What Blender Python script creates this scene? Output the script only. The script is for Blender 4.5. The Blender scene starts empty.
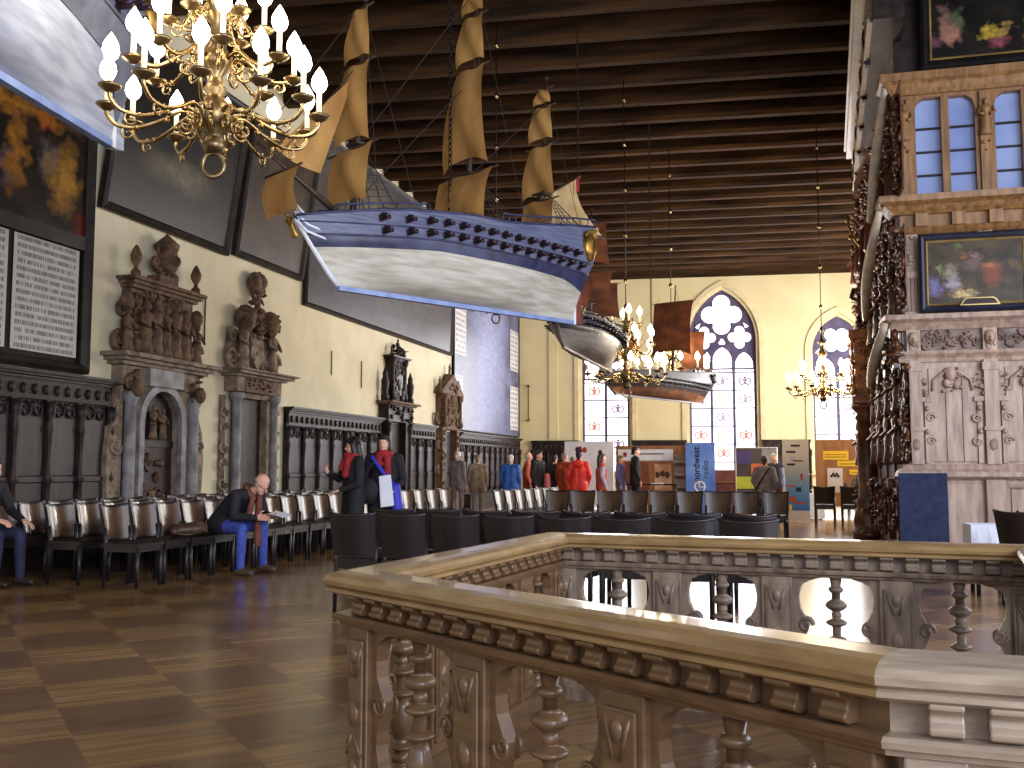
import bpy, math, random
import numpy as np
from math import sin, cos, pi, radians as rad
from mathutils import Vector, Matrix
random.seed(7)
COL = bpy.context.scene.collection
SC = bpy.context.scene

# ------------------------------------------------------------------ mesh builder
class MB:
    def __init__(s): s.v=[]; s.f=[]; s.sm=[]
    def add(s, vs, fs, smooth=False, M=None):
        o=len(s.v)
        for p in vs:
            p=Vector(p)
            if M is not None: p=M@p
            s.v.append(p)
        for f in fs: s.f.append([i+o for i in f]); s.sm.append(smooth)
        return s
    def box(s,x0,x1,y0,y1,z0,z1,M=None):
        vs=[(x,y,z) for z in(z0,z1) for y in(y0,y1) for x in(x0,x1)]
        return s.add(vs,[(0,2,3,1),(4,5,7,6),(0,1,5,4),(2,6,7,3),(0,4,6,2),(1,3,7,5)],False,M)
    def tube(s,pts,r,n=8,M=None,cap=True,closed=False):
        pts=[Vector(p) for p in pts]; N=len(pts)
        rs=r if isinstance(r,(list,tuple)) else [r]*N
        vs=[];up=None
        for i,p in enumerate(pts):
            if closed: t=pts[(i+1)%N]-pts[(i-1)%N]
            else: t=pts[min(i+1,N-1)]-pts[max(i-1,0)]
            if t.length<1e-9: t=Vector((0,0,1))
            t.normalize()
            if up is None:
                up=Vector((0,0,1)) if abs(t.z)<.9 else Vector((1,0,0))
            u=(up-t*up.dot(t))
            if u.length<1e-6: u=t.orthogonal()
            u.normalize(); up=u; w=t.cross(u)
            for k in range(n):
                a=2*pi*k/n; vs.append(p+(u*cos(a)+w*sin(a))*rs[i])
        fs=[]
        for i in range(N if closed else N-1):
            for k in range(n):
                a=i*n+k; b=i*n+(k+1)%n; j=(i+1)%N
                fs.append((a,b,j*n+(k+1)%n,j*n+k))
        if cap and not closed:
            fs.append(tuple(reversed(range(n)))); fs.append(tuple((N-1)*n+k for k in range(n)))
        return s.add(vs,fs,True,M)
    def lathe(s,prof,n=16,M=None,sx=1,sy=1,a0=0,a1=2*pi):
        vs=[];fs=[]; full=abs(a1-a0-2*pi)<1e-6
        m=n if full else n+1
        for r,z in prof:
            for k in range(m):
                a=a0+(a1-a0)*k/n; vs.append((r*cos(a)*sx,r*sin(a)*sy,z))
        for i in range(len(prof)-1):
            for k in range(n):
                a=i*m+k; b=i*m+(k+1)%m
                fs.append((a,b,b+m,a+m))
        if full:
            if prof[0][0]>1e-4: fs.append(tuple(reversed(range(n))))
            if prof[-1][0]>1e-4: fs.append(tuple((len(prof)-1)*m+k for k in range(n)))
        return s.add(vs,fs,True,M)
    def prism(s,poly,y0,y1,M=None,smooth=False):      # polygon in xz, extruded along y
        n=len(poly)
        vs=[(x,y0,z) for x,z in poly]+[(x,y1,z) for x,z in poly]
        fs=[tuple(range(n)),tuple(reversed(range(n,2*n)))]
        fs+=[(i,i+n,(i+1)%n+n,(i+1)%n) for i in range(n)]
        return s.add(vs,fs,smooth,M)
    def ball(s,c,r,n=10,M=None,rot=None):
        rx,ry,rz=r if isinstance(r,(list,tuple)) else (r,r,r)
        vs=[];fs=[];h=max(4,n//2+1)
        for i in range(h+1):
            t=pi*i/h-pi/2
            for k in range(n):
                a=2*pi*k/n; p=Vector((rx*cos(t)*cos(a),ry*cos(t)*sin(a),rz*sin(t)))
                if rot is not None: p=rot@p
                vs.append(p+Vector(c))
        for i in range(h):
            for k in range(n): fs.append((i*n+k,i*n+(k+1)%n,(i+1)*n+(k+1)%n,(i+1)*n+k))
        return s.add(vs,fs,True,M)
    def grid(s,fn,nu,nv,M=None,smooth=True):
        vs=[fn(i/nu,j/nv) for j in range(nv+1) for i in range(nu+1)]
        fs=[(j*(nu+1)+i,j*(nu+1)+i+1,(j+1)*(nu+1)+i+1,(j+1)*(nu+1)+i) for j in range(nv) for i in range(nu)]
        return s.add(vs,fs,smooth,M)
    def sweep(s,path,prof,closed=False,M=None,smooth=False):  # path in xy (list of (x,y)), profile (offset to the right, z)
        N=len(path);P=[Vector((p[0],p[1])) for p in path];vs=[];m=len(prof)
        for i in range(N):
            a=P[i]-P[i-1] if (i>0 or closed) else None
            b=P[(i+1)%N]-P[i] if (i<N-1 or closed) else None
            if a is None: a=b
            if b is None: b=a
            na=Vector((a.y,-a.x)).normalized(); nb=Vector((b.y,-b.x)).normalized()
            d=(na+nb); d/=max(.2,(1+na.dot(nb)))
            for o,z in prof: vs.append((P[i].x+d.x*o,P[i].y+d.y*o,z))
        fs=[]
        for i in range(N if closed else N-1):
            j=(i+1)%N
            for k in range(m): fs.append((i*m+k,j*m+k,j*m+(k+1)%m,i*m+(k+1)%m))
        if not closed: fs+= [tuple(range(m)),tuple(reversed(range((N-1)*m,N*m)))]
        return s.add(vs,fs,smooth,M)
    def build(s,name,m,parent=None,bevel=0,uv=None,loc=None,rotz=None):
        me=bpy.data.meshes.new(name)
        me.from_pydata([tuple(p) for p in s.v],[],s.f)
        me.polygons.foreach_set('use_smooth',s.sm)
        if uv is not None:
            L=me.uv_layers.new(name='UVMap')
            for lp in me.loops:
                L.data[lp.index].uv=uv(me.vertices[lp.vertex_index].co)
        if isinstance(m,(list,tuple)):
            for q in m: me.materials.append(q)
        else: me.materials.append(m)
        me.update()
        o=bpy.data.objects.new(name,me); COL.objects.link(o)
        if parent is not None: o.parent=parent
        if loc is not None: o.location=loc
        if rotz is not None: o.rotation_euler=(0,0,rotz)
        if bevel:
            b=o.modifiers.new('bevel','BEVEL'); b.width=bevel; b.segments=2; b.limit_method='ANGLE'
        return o

def tag(o,label=None,cat=None,group=None,kind=None):
    if label: o['label']=label
    if cat: o['category']=cat
    if group: o['group']=group
    if kind: o['kind']=kind
    return o
def thing(name,label,cat,loc=(0,0,0),rotz=0,group=None):
    o=bpy.data.objects.new(name,None); COL.objects.link(o); o.empty_display_size=.1
    o.location=loc; o.rotation_euler=(0,0,rotz)
    return tag(o,label,cat,group)
def struct(o): o['kind']='structure'; return o
def copy_tree(o,parent=None):
    c=o.copy(); COL.objects.link(c)
    if parent is not None: c.parent=parent
    for ch in list(o.children): copy_tree(ch,c)
    return c
def T(x=0,y=0,z=0): return Matrix.Translation((x,y,z))
def RZ(a): return Matrix.Rotation(a,4,'Z')
def RX(a): return Matrix.Rotation(a,4,'X')
def RY(a): return Matrix.Rotation(a,4,'Y')
ORD=['first','second','third','fourth','fifth','sixth','seventh','eighth','ninth','tenth','eleventh','twelfth','thirteenth','fourteenth','fifteenth','sixteenth','seventeenth','eighteenth','nineteenth','twentieth','twenty-first','twenty-second','twenty-third','twenty-fourth']

# ------------------------------------------------------------------ materials
def newmat(name):
    m=bpy.data.materials.new(name); m.use_nodes=True
    nt=m.node_tree; b=nt.nodes['Principled BSDF']
    return m,nt,b
def N(nt,t,**k):
    n=nt.nodes.new(t)
    for a,v in k.items(): setattr(n,a,v)
    return n
def c4(c): return (c[0],c[1],c[2],1)
def S(r,g,b):  # sRGB 0-255 -> linear
    f=lambda v:((v/255+.055)/1.055)**2.4 if v>10 else v/255/12.92
    return (f(r),f(g),f(b))
def mat(name,c1,c2=None,rough=.5,metal=0,scale=4,stretch=(1,1,1),bump=0,bs=None,em=0,coat=0,detail=4,lo=.35,hi=.65,spec=.5):
    m,nt,b=newmat(name)
    b.inputs['Roughness'].default_value=rough; b.inputs['Metallic'].default_value=metal
    b.inputs['Coat Weight'].default_value=coat; b.inputs['Specular IOR Level'].default_value=spec
    c2=c2 or tuple(x*.8 for x in c1)
    tc=N(nt,'ShaderNodeTexCoord'); mp=N(nt,'ShaderNodeMapping'); mp.inputs['Scale'].default_value=stretch
    nz=N(nt,'ShaderNodeTexNoise'); nz.inputs['Scale'].default_value=scale; nz.inputs['Detail'].default_value=detail
    r=N(nt,'ShaderNodeValToRGB'); e=r.color_ramp.elements
    e[0].position=lo; e[0].color=c4(c2); e[1].position=hi; e[1].color=c4(c1)
    nt.links.new(tc.outputs['Object'],mp.inputs['Vector']); nt.links.new(mp.outputs['Vector'],nz.inputs['Vector'])
    nt.links.new(nz.outputs['Fac'],r.inputs['Fac']); nt.links.new(r.outputs['Color'],b.inputs['Base Color'])
    if bump:
        bn=N(nt,'ShaderNodeBump'); bn.inputs['Strength'].default_value=bump; bn.inputs['Distance'].default_value=.02
        src=nz
        if bs:
            src=N(nt,'ShaderNodeTexNoise'); src.inputs['Scale'].default_value=bs; src.inputs['Detail'].default_value=3
            nt.links.new(tc.outputs['Object'],src.inputs['Vector'])
        nt.links.new(src.outputs['Fac'],bn.inputs['Height']); nt.links.new(bn.outputs['Normal'],b.inputs['Normal'])
    if em:
        nt.links.new(r.outputs['Color'],b.inputs['Emission Color']); b.inputs['Emission Strength'].default_value=em
    return m
def paint(name,bg1,bg2,blobs,rough=.35,scale=3,warp=.12,extra=0,spec=.12):
    """a painted canvas: noisy ground with soft-edged patches of colour, all in the canvas's own UV"""
    m,nt,b=newmat(name); b.inputs['Roughness'].default_value=rough; b.inputs['Specular IOR Level'].default_value=spec
    L=nt.links.new
    tc=N(nt,'ShaderNodeTexCoord')
    nz=N(nt,'ShaderNodeTexNoise'); nz.inputs['Scale'].default_value=scale; nz.inputs['Detail'].default_value=6
    L(tc.outputs['UV'],nz.inputs['Vector'])
    r=N(nt,'ShaderNodeValToRGB'); e=r.color_ramp.elements
    e[0].position=.35;e[0].color=c4(bg1);e[1].position=.68;e[1].color=c4(bg2)
    L(nz.outputs['Fac'],r.inputs['Fac']); cur=r.outputs['Color']
    n2=N(nt,'ShaderNodeTexNoise'); n2.inputs['Scale'].default_value=scale*3; n2.inputs['Detail'].default_value=4
    L(tc.outputs['UV'],n2.inputs['Vector'])
    s1=N(nt,'ShaderNodeVectorMath',operation='SUBTRACT'); L(n2.outputs['Color'],s1.inputs[0]); s1.inputs[1].default_value=(.5,.5,.5)
    s2=N(nt,'ShaderNodeVectorMath',operation='SCALE'); L(s1.outputs[0],s2.inputs[0]); s2.inputs['Scale'].default_value=warp
    wv=N(nt,'ShaderNodeVectorMath',operation='ADD'); L(tc.outputs['UV'],wv.inputs[0]); L(s2.outputs[0],wv.inputs[1])
    R=random.Random(len(name)); pal=[q[4] for q in blobs]+[bg1,bg2]
    if extra: blobs=[(R.random(),R.random(),R.uniform(.02,.07),R.uniform(.03,.1),tuple(q*R.uniform(.3,.8) for q in R.choice(pal))) for _ in range(extra)]+list(blobs)
    for (u,v,ru,rv,col) in blobs:
        a=N(nt,'ShaderNodeVectorMath',operation='SUBTRACT'); L(wv.outputs[0],a.inputs[0]); a.inputs[1].default_value=(u,v,0)
        d=N(nt,'ShaderNodeVectorMath',operation='MULTIPLY'); L(a.outputs[0],d.inputs[0]); d.inputs[1].default_value=(1/ru,1/rv,0)
        l=N(nt,'ShaderNodeVectorMath',operation='LENGTH'); L(d.outputs[0],l.inputs[0])
        k=N(nt,'ShaderNodeMapRange'); k.inputs['From Min'].default_value=1.3; k.inputs['From Max'].default_value=.3; k.inputs['To Max'].default_value=.9
        L(l.outputs['Value'],k.inputs['Value'])
        x=N(nt,'ShaderNodeMixRGB'); L(k.outputs['Result'],x.inputs['Fac']); L(cur,x.inputs['Color1']); x.inputs['Color2'].default_value=c4(col)
        cur=x.outputs['Color']
    n3=N(nt,'ShaderNodeTexNoise'); n3.inputs['Scale'].default_value=scale*7; n3.inputs['Detail'].default_value=3
    L(tc.outputs['UV'],n3.inputs['Vector'])
    k=N(nt,'ShaderNodeMapRange'); k.inputs['To Min'].default_value=.35; k.inputs['To Max'].default_value=1.3; L(n3.outputs['Fac'],k.inputs['Value'])
    x=N(nt,'ShaderNodeVectorMath',operation='SCALE'); L(cur,x.inputs[0]); L(k.outputs['Result'],x.inputs['Scale'])
    L(x.outputs[0],b.inputs['Base Color'])
    return m
def script_lines(name,bg,ink,rows,cols=9,rough=.5):
    """old blackletter writing too small to read: rows of dark broken strokes"""
    m,nt,b=newmat(name); b.inputs['Roughness'].default_value=rough; L=nt.links.new
    tc=N(nt,'ShaderNodeTexCoord'); sp=N(nt,'ShaderNodeSeparateXYZ'); L(tc.outputs['UV'],sp.inputs[0])
    def M(op,a,bv=None):
        n=N(nt,'ShaderNodeMath',operation=op)
        for i,q in enumerate((a,bv)):
            if q is None: continue
            if isinstance(q,(int,float)): n.inputs[i].default_value=q
            else: L(q,n.inputs[i])
        return n.outputs[0]
    v=M('MULTIPLY',sp.outputs['Y'],rows); fr=M('FRACT',v); fl=M('FLOOR',v)
    band=M('MULTIPLY',M('GREATER_THAN',fr,.25),M('LESS_THAN',fr,.82))
    cb=N(nt,'ShaderNodeCombineXYZ'); L(M('MULTIPLY',sp.outputs['X'],cols*6),cb.inputs[0]); L(M('MULTIPLY',fl,7.31),cb.inputs[1])
    nz=N(nt,'ShaderNodeTexNoise'); nz.inputs['Scale'].default_value=1.6; nz.inputs['Detail'].default_value=2; L(cb.outputs[0],nz.inputs['Vector'])
    ink_f=M('MULTIPLY',band,M('GREATER_THAN',nz.outputs['Fac'],.45))
    edge=M('MULTIPLY',M('GREATER_THAN',sp.outputs['X'],.05),M('LESS_THAN',sp.outputs['X'],.95))
    ink_f=M('MULTIPLY',ink_f,edge)
    ns=N(nt,'ShaderNodeTexNoise'); ns.inputs['Scale'].default_value=5; L(tc.outputs['UV'],ns.inputs['Vector'])
    r=N(nt,'ShaderNodeValToRGB'); r.color_ramp.elements[0].color=c4([q*.65 for q in bg]); r.color_ramp.elements[1].color=c4(bg)
    L(ns.outputs['Fac'],r.inputs['Fac'])
    x=N(nt,'ShaderNodeMixRGB'); L(M('MULTIPLY',ink_f,.8),x.inputs['Fac']); L(r.outputs['Color'],x.inputs['Color1']); x.inputs['Color2'].default_value=c4(ink)
    L(x.outputs['Color'],b.inputs['Base Color'])
    return m

M={}
M['wall']=mat('cream_plaster',S(224,215,184),S(210,200,168),rough=.85,scale=1.2,bump=.05,bs=30)
M['wall2']=mat('cream_plaster_end',S(229,214,166),S(219,202,152),rough=.85,scale=.8)
M['stone_trim']=mat('cream_stone_trim',S(226,212,168),S(210,194,148),rough=.8,scale=3)
M['beam']=mat('old_beam',S(72,50,30),S(36,26,18),spec=.08,rough=.9,scale=2,stretch=(.25,3,3),bump=.2)
M['boards']=mat('ceiling_boards',S(30,23,18),S(16,13,11),rough=.8,scale=2)
M['dark']=mat('dark_carved_wood',S(54,40,36),S(26,19,18),rough=.5,scale=6,bump=.15,spec=.25)
M['panelw']=mat('panel_wood',S(60,48,48),S(38,30,32),rough=.45,scale=2,stretch=(6,6,.5),spec=.3)
M['blackwood']=mat('black_wood',S(24,20,20),S(13,11,12),rough=.6,spec=.15)
M['oak']=mat('oak_rail',S(118,90,62),S(84,62,42),rough=.36,scale=4,stretch=(2,2,7),bump=.1,coat=.2,lo=.25,hi=.75)
M['oakcap']=mat('oak_cap',S(160,130,88),S(122,96,62),rough=.28,scale=4,stretch=(1.5,1.5,8),bump=.06,coat=.35,lo=.25,hi=.75)
M['oakpale']=mat('oak_worn',S(168,151,132),S(128,112,95),rough=.42,scale=8,lo=.25,hi=.75,stretch=(1,5,5),bump=.12,coat=.15)
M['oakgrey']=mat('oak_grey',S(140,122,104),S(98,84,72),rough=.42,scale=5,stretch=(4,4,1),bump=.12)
M['lightoak']=mat('limed_oak',S(192,168,150),S(152,128,112),rough=.5,scale=3,stretch=(5,5,.7),bump=.08)
M['friezeoak']=mat('dark_frieze_oak',S(146,120,106),S(88,70,62),rough=.5,scale=6,bump=.15)
M['warmoak']=mat('honey_oak',S(156,114,68),S(112,80,46),rough=.5,scale=3,stretch=(5,5,.7),bump=.08)
M['redwood']=mat('red_brown_carving',S(116,66,36),S(50,26,14),rough=.35,scale=5,bump=.25,coat=.15)
M['stone']=mat('carved_stone',S(146,128,108),S(92,76,62),rough=.8,scale=6,bump=.3)
M['stone_d']=mat('brown_carved_stone',S(118,90,64),S(62,44,32),rough=.8,scale=8,bump=.4)
M['stone_g']=mat('grey_shaft_stone',S(140,138,138),S(96,92,94),rough=.6,scale=5)
M['brass']=mat('polished_brass',S(200,174,124),S(134,108,66),rough=.25,metal=1,scale=6)
M['brassd']=mat('brass_shade',S(150,128,92),S(96,80,54),rough=.3,metal=.9,scale=6)
M['candle']=mat('candle_sleeve',S(250,236,200),S(240,220,180),rough=.5,em=.6)
M['bulb']=mat('lit_bulb',(1,.93,.74),(1,.9,.7),em=9)
M['bulboff']=mat('faint_bulb',(1,.93,.74),(1,.9,.7),em=3)
M['iron']=mat('dark_iron',S(40,34,30),S(24,20,18),rough=.5,metal=.6)
M['gold']=mat('gilding',S(200,160,80),S(120,88,36),rough=.35,metal=.8,scale=10)
M['leather']=mat('brown_leather',S(92,66,44),S(56,38,28),rough=.3,scale=5,coat=.3)
M['seatdark']=mat('black_seat_leather',S(36,28,26),S(22,18,18),rough=.35)
M['cframe']=mat('dark_chair_wood',S(34,28,30),S(20,16,18),rough=.35,coat=.2)
M['cleg']=mat('black_leg',S(30,27,32),S(18,16,20),rough=.4)
M['hullw']=mat('white_hull',S(206,202,190),S(172,166,150),rough=.45,scale=5,stretch=(.4,2,4))
M['hullcool']=mat('cool_white_hull',S(172,180,200),S(140,148,170),rough=.45,scale=5,stretch=(.4,2,4))
M['walegrey']=mat('blue_grey_wale',S(104,110,128),S(74,80,98),rough=.45,scale=6)
M['creamrail']=mat('cream_rail',S(220,206,182),S(190,174,150),rough=.4,scale=6)
M['hullwhite']=mat('keel_white',S(235,238,245),S(215,220,232),rough=.4)
M['hullblue']=mat('wale_blue',S(62,66,100),S(38,42,68),rough=.4,scale=6)
M['bulw']=mat('blue_grey_planking',S(112,116,142),S(78,82,110),rough=.5,scale=9,stretch=(.3,1,8))
M['keelblue']=mat('pale_blue_keel',S(140,160,205),S(110,130,180),rough=.4)
M['hulld']=mat('dark_hull',S(66,62,74),S(34,32,42),rough=.4,scale=7,stretch=(.3,1,8))
M['hullgrey']=mat('grey_hull',S(150,142,132),S(110,104,98),rough=.5,scale=5,stretch=(.3,1,5))
M['hullwarm']=mat('lamp_warmed_hull',S(160,104,62),S(104,70,48),rough=.5,scale=5)  # warm chandelier light on the hull is put into this colour
M['maroon']=mat('maroon_port_lid',S(50,28,36),S(28,18,24),rough=.5)
M['gunblack']=mat('gun_black',S(26,24,34),S(16,14,22),rough=.4)
M['rudder']=mat('red_brown_rudder',S(126,56,36),S(86,36,24),rough=.5)
M['sail']=mat('ochre_sail',S(192,148,84),S(152,108,54),rough=.85,scale=3,stretch=(1,1,.4),bump=.1)
M['sailp']=mat('pale_sail',S(200,172,122),S(166,136,88),rough=.85,scale=3)
M['sailr']=mat('red_brown_sail',S(128,70,34),S(84,42,22),rough=.85,scale=3)
M['mast']=mat('mast_brown',S(70,50,34),S(40,28,20),rough=.5)
M['rope']=mat('tarred_rope',S(62,52,42),S(40,34,28),rough=.9)
M['white']=mat('white_paint',S(238,238,236),S(226,226,226),rough=.5)
M['paper']=mat('white_paper',S(240,242,250),S(226,230,240),rough=.7)
M['bluecl']=mat('navy_panel_cloth',S(40,50,84),S(28,36,64),rough=.9,scale=12)
M['boardbrown']=mat('brown_board',S(168,112,62),S(138,88,46),rough=.6,scale=2,stretch=(4,4,.5))
M['redbrown']=mat('reddish_panel',S(140,74,44),S(104,52,30),rough=.5)
M['yellow']=mat('yellow_card',S(244,196,32),S(232,180,24),rough=.6)
M['frame']=mat('dark_picture_frame',S(48,40,32),S(26,21,18),rough=.5,scale=5,spec=.25)
M['navyframe']=mat('blue_black_frame',S(40,42,62),S(26,27,42),rough=.35)
M['giltline']=mat('dull_gilt',S(176,148,90),S(130,104,56),rough=.4,metal=.4)
M['lead']=mat('window_lead',S(92,80,114),S(70,60,88),rough=.6)  # pale violet carries the glare of the bright panes in the colour
def glow(name,col,s):
    return mat(name,col,tuple(x*.92 for x in col),em=s,scale=2,rough=.3)
M['pane']=glow('bright_leaded_glass',(1,.97,1),2.2)
M['pane2']=glow('bright_tracery_glass',(1,.97,1),1.9)
M['bluepane']=mat('dusky_window_glass',S(150,166,204),S(120,136,184),rough=.08,scale=.8,em=.22)
M['skin']=mat('skin',S(232,178,156),S(214,156,134),rough=.55,scale=10)
M['lip']=mat('lips',S(190,100,96),S(180,90,88),rough=.5)
M['eye']=mat('eye_dark',S(50,36,32),S(40,28,26),rough=.3)
M['shoe']=mat('dark_shoe',S(52,44,40),S(34,28,26),rough=.5)
M['shoet']=mat('tan_shoe',S(104,84,60),S(78,62,44),rough=.6)
M['jean']=mat('blue_denim',S(72,92,184),S(52,68,148),rough=.85,scale=20)
M['blackcl']=mat('black_cloth',S(30,28,34),S(18,17,22),rough=.8,scale=9)
M['navycl']=mat('navy_cloth',S(42,44,74),S(28,30,54),rough=.8,scale=9)
M['redcl']=mat('red_cloth',S(176,38,44),S(130,26,32),rough=.85,scale=9)
M['redjk']=mat('bright_red_nylon',S(240,62,48),S(216,44,36),rough=.55,scale=6)
M['bluejk']=mat('bright_blue_nylon',S(46,104,190),S(34,80,158),rough=.55,scale=6)
M['greycl']=mat('grey_cloth',S(140,128,124),S(112,102,100),rough=.85,scale=9)
M['beigecl']=mat('beige_cloth',S(150,132,112),S(120,104,86),rough=.85,scale=9)
M['rustcl']=mat('rust_cloth',S(186,82,48),S(150,62,36),rough=.8,scale=9)
M['purplecl']=mat('lilac_cloth',S(104,96,150),S(80,72,124),rough=.8,scale=9)
M['palecl']=mat('pale_blue_cloth',S(168,170,204),S(140,142,180),rough=.8,scale=9)
M['royal']=mat('royal_blue_strap',S(60,64,200),S(46,48,168),rough=.6)
M['hairb']=mat('black_hair',S(34,24,24),S(20,14,14),rough=.45,scale=20,stretch=(6,6,1))
M['hairbr']=mat('brown_hair',S(74,50,36),S(48,32,24),rough=.5,scale=20,stretch=(6,6,1))
M['hairw']=mat('white_hair',S(222,214,206),S(196,188,180),rough=.6,scale=20)
M['hairg']=mat('grey_hair',S(150,136,122),S(120,106,96),rough=.6,scale=20)
M['scarf']=mat('red_brown_scarf',S(130,76,66),S(96,52,46),rough=.9,scale=14)
M['bag']=mat('brown_leather_bag',S(96,70,54),S(60,42,34),rough=.45,scale=6,bump=.3)
M['tablecl']=mat('white_tablecloth',S(236,240,252),S(214,220,240),rough=.8,scale=3)

# parquet: squares of planks running in alternating directions
def parquet():
    m,nt,b=newmat('parquet_floor'); L=nt.links.new
    b.inputs['Roughness'].default_value=.24; b.inputs['Coat Weight'].default_value=.15; b.inputs['Coat Roughness'].default_value=.2
    tc=N(nt,'ShaderNodeTexCoord'); mp=N(nt,'ShaderNodeMapping'); mp.inputs['Rotation'].default_value=(0,0,rad(-45)); L(tc.outputs['Object'],mp.inputs['Vector'])
    ck=N(nt,'ShaderNodeTexChecker'); ck.inputs['Scale'].default_value=1/.62; L(mp.outputs['Vector'],ck.inputs['Vector'])
    def planks(st,c1,c2,seed):
        q=N(nt,'ShaderNodeMapping'); q.inputs['Scale'].default_value=st; q.inputs['Location'].default_value=(seed,seed,0); L(mp.outputs['Vector'],q.inputs['Vector'])
        n=N(nt,'ShaderNodeTexNoise'); n.inputs['Scale'].default_value=1; n.inputs['Detail'].default_value=5; L(q.outputs['Vector'],n.inputs['Vector'])
        r=N(nt,'ShaderNodeValToRGB'); r.color_ramp.elements[0].position=.34; r.color_ramp.elements[0].color=c4(c2); r.color_ramp.elements[1].position=.66; r.color_ramp.elements[1].color=c4(c1)
        L(n.outputs['Fac'],r.inputs['Fac']); return r.outputs['Color']
    A=planks((1.2,18,1),S(172,134,86),S(128,96,60),3)
    B=planks((2.0,10,1),S(124,90,62),S(92,66,48),9)
    n0=N(nt,'ShaderNodeTexNoise'); n0.inputs['Scale'].default_value=1.1; n0.inputs['Detail'].default_value=2; L(mp.outputs['Vector'],n0.inputs['Vector'])
    fm=N(nt,'ShaderNodeMath',operation='MULTIPLY_ADD'); L(ck.outputs['Fac'],fm.inputs[0]); fm.inputs[1].default_value=.62; L(n0.outputs['Fac'],fm.inputs[2])
    f2=N(nt,'ShaderNodeMapRange'); f2.inputs['From Min'].default_value=.35; f2.inputs['From Max'].default_value=1.3; L(fm.outputs[0],f2.inputs['Value'])
    x=N(nt,'ShaderNodeMixRGB'); L(f2.outputs['Result'],x.inputs['Fac']); L(A,x.inputs['Color1']); L(B,x.inputs['Color2'])
    bn=N(nt,'ShaderNodeTexNoise'); bn.inputs['Scale'].default_value=.45; bn.inputs['Detail'].default_value=3; L(mp.outputs['Vector'],bn.inputs['Vector'])
    k=N(nt,'ShaderNodeMapRange'); k.inputs['To Min'].default_value=.7; k.inputs['To Max'].default_value=1.3; L(bn.outputs['Fac'],k.inputs['Value'])
    sc=N(nt,'ShaderNodeVectorMath',operation='SCALE'); L(x.outputs['Color'],sc.inputs[0]); L(k.outputs['Result'],sc.inputs['Scale'])
    L(sc.outputs[0],b.inputs['Base Color'])
    return m
M['parquet']=parquet()

def text_mesh(txt,size,name,m,parent,Mx,bold=.0):
    cu=bpy.data.curves.new('writing','FONT'); cu.body=txt; cu.size=size; cu.align_x='CENTER'; cu.align_y='CENTER'; cu.offset=bold
    ob=bpy.data.objects.new('writing',cu); COL.objects.link(ob)
    dg=bpy.context.evaluated_depsgraph_get(); me=bpy.data.meshes.new_from_object(ob.evaluated_get(dg))
    COL.objects.unlink(ob); bpy.data.objects.remove(ob)
    me.transform(Mx); me.materials.clear(); me.materials.append(m)
    o=bpy.data.objects.new(name,me); COL.objects.link(o)
    if parent is not None: o.parent=parent
    return o
def canvas(mb_name,m,parent,x0,x1,z0,z1,y=0,Mx=None):
    mb=MB(); mb.add([(x0,y,z0),(x1,y,z0),(x1,y,z1),(x0,y,z1)],[(0,1,2,3)])
    o=mb.build(mb_name,m,parent,uv=lambda p:((p.x-x0)/(x1-x0),(p.z-z0)/(z1-z0)))
    if Mx is not None: o.data.transform(Mx)
    return o
def frame_mb(x0,x1,z0,z1,w,y0,y1):
    mb=MB()
    prof=[(0,y1),(0,y0+.3*(y1-y0)),(w*.35,y0),(w*.7,y0+.15*(y1-y0)),(w,y0+.5*(y1-y0)),(w,y1)]
    P=[(x0,z0,1,1),(x1,z0,-1,1),(x1,z1,-1,-1),(x0,z1,1,-1)]
    vs=[];m=len(prof)
    for x,z,sx,sz in P:
        for o,y in prof: vs.append((x+sx*o,y,z+sz*o))
    fs=[(i*m+k,((i+1)%4)*m+k,((i+1)%4)*m+k+1,i*m+k+1) for i in range(4) for k in range(m-1)]
    return mb.add(vs,fs)
def spiral(mb,cx,cz,y,r,turns=1.6,th=.02,dirn=1,a0=0,n=7,M=None):
    k=int(18*turns); pts=[]
    for i in range(k+1):
        t=i/k; a=a0+dirn*2*pi*turns*t; rr=r*(1-.85*t)
        pts.append((cx+rr*cos(a),y,cz+rr*sin(a)))
    mb.tube(pts,[th*(1-.5*i/k) for i in range(k+1)],n,M)
def figure(mb,x,y,z,h,M=None,wings=False):
    """small carved statue: draped body, shoulders, arms, head"""
    q=(M or Matrix.Identity(4))@T(x,y,z)
    mb.lathe([(.15*h,0),(.17*h,.04*h),(.12*h,.25*h),(.14*h,.4*h),(.1*h,.5*h),(.13*h,.66*h),(.15*h,.74*h),(.06*h,.8*h),(.05*h,.83*h)],10,q,1,.75)
    mb.ball((0,-.02*h,.9*h),(.065*h,.07*h,.09*h),8,q)
    for s in(-1,1):
        mb.tube([(s*.14*h,0,.74*h),(s*.2*h,-.06*h,.58*h),(s*.08*h,-.16*h,.5*h)],[.045*h,.04*h,.03*h],6,q)
        if wings: mb.ball((s*.2*h,.05*h,.68*h),(.13*h,.03*h,.24*h),8,q)
def carve(mb,x0,x1,z0,z1,y,depth,n,seed,M=None,k=1.0):
    """clustered carved foliage and strapwork standing off a ground"""
    R=random.Random(seed); s=min(x1-x0,z1-z0)
    for i in range(n):
        x=R.uniform(x0,x1); z=R.uniform(z0,z1); r=k*s*R.uniform(.07,.16)
        t=R.random()
        if t<.45: spiral(mb,x,z,y-depth*.4,r*1.3,R.uniform(1,1.6),depth*.4,R.choice((-1,1)),R.uniform(0,6),5,M)
        elif t<.85: mb.ball((x,y-depth*.3,z),(r,depth*.8,r*R.uniform(.5,1.3)),7,M,Matrix.Rotation(R.uniform(0,3),3,'Y'))
        else: mb.ball((x,y-depth*.5,z),(r*.6,depth,r*.7),7,M)

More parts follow.
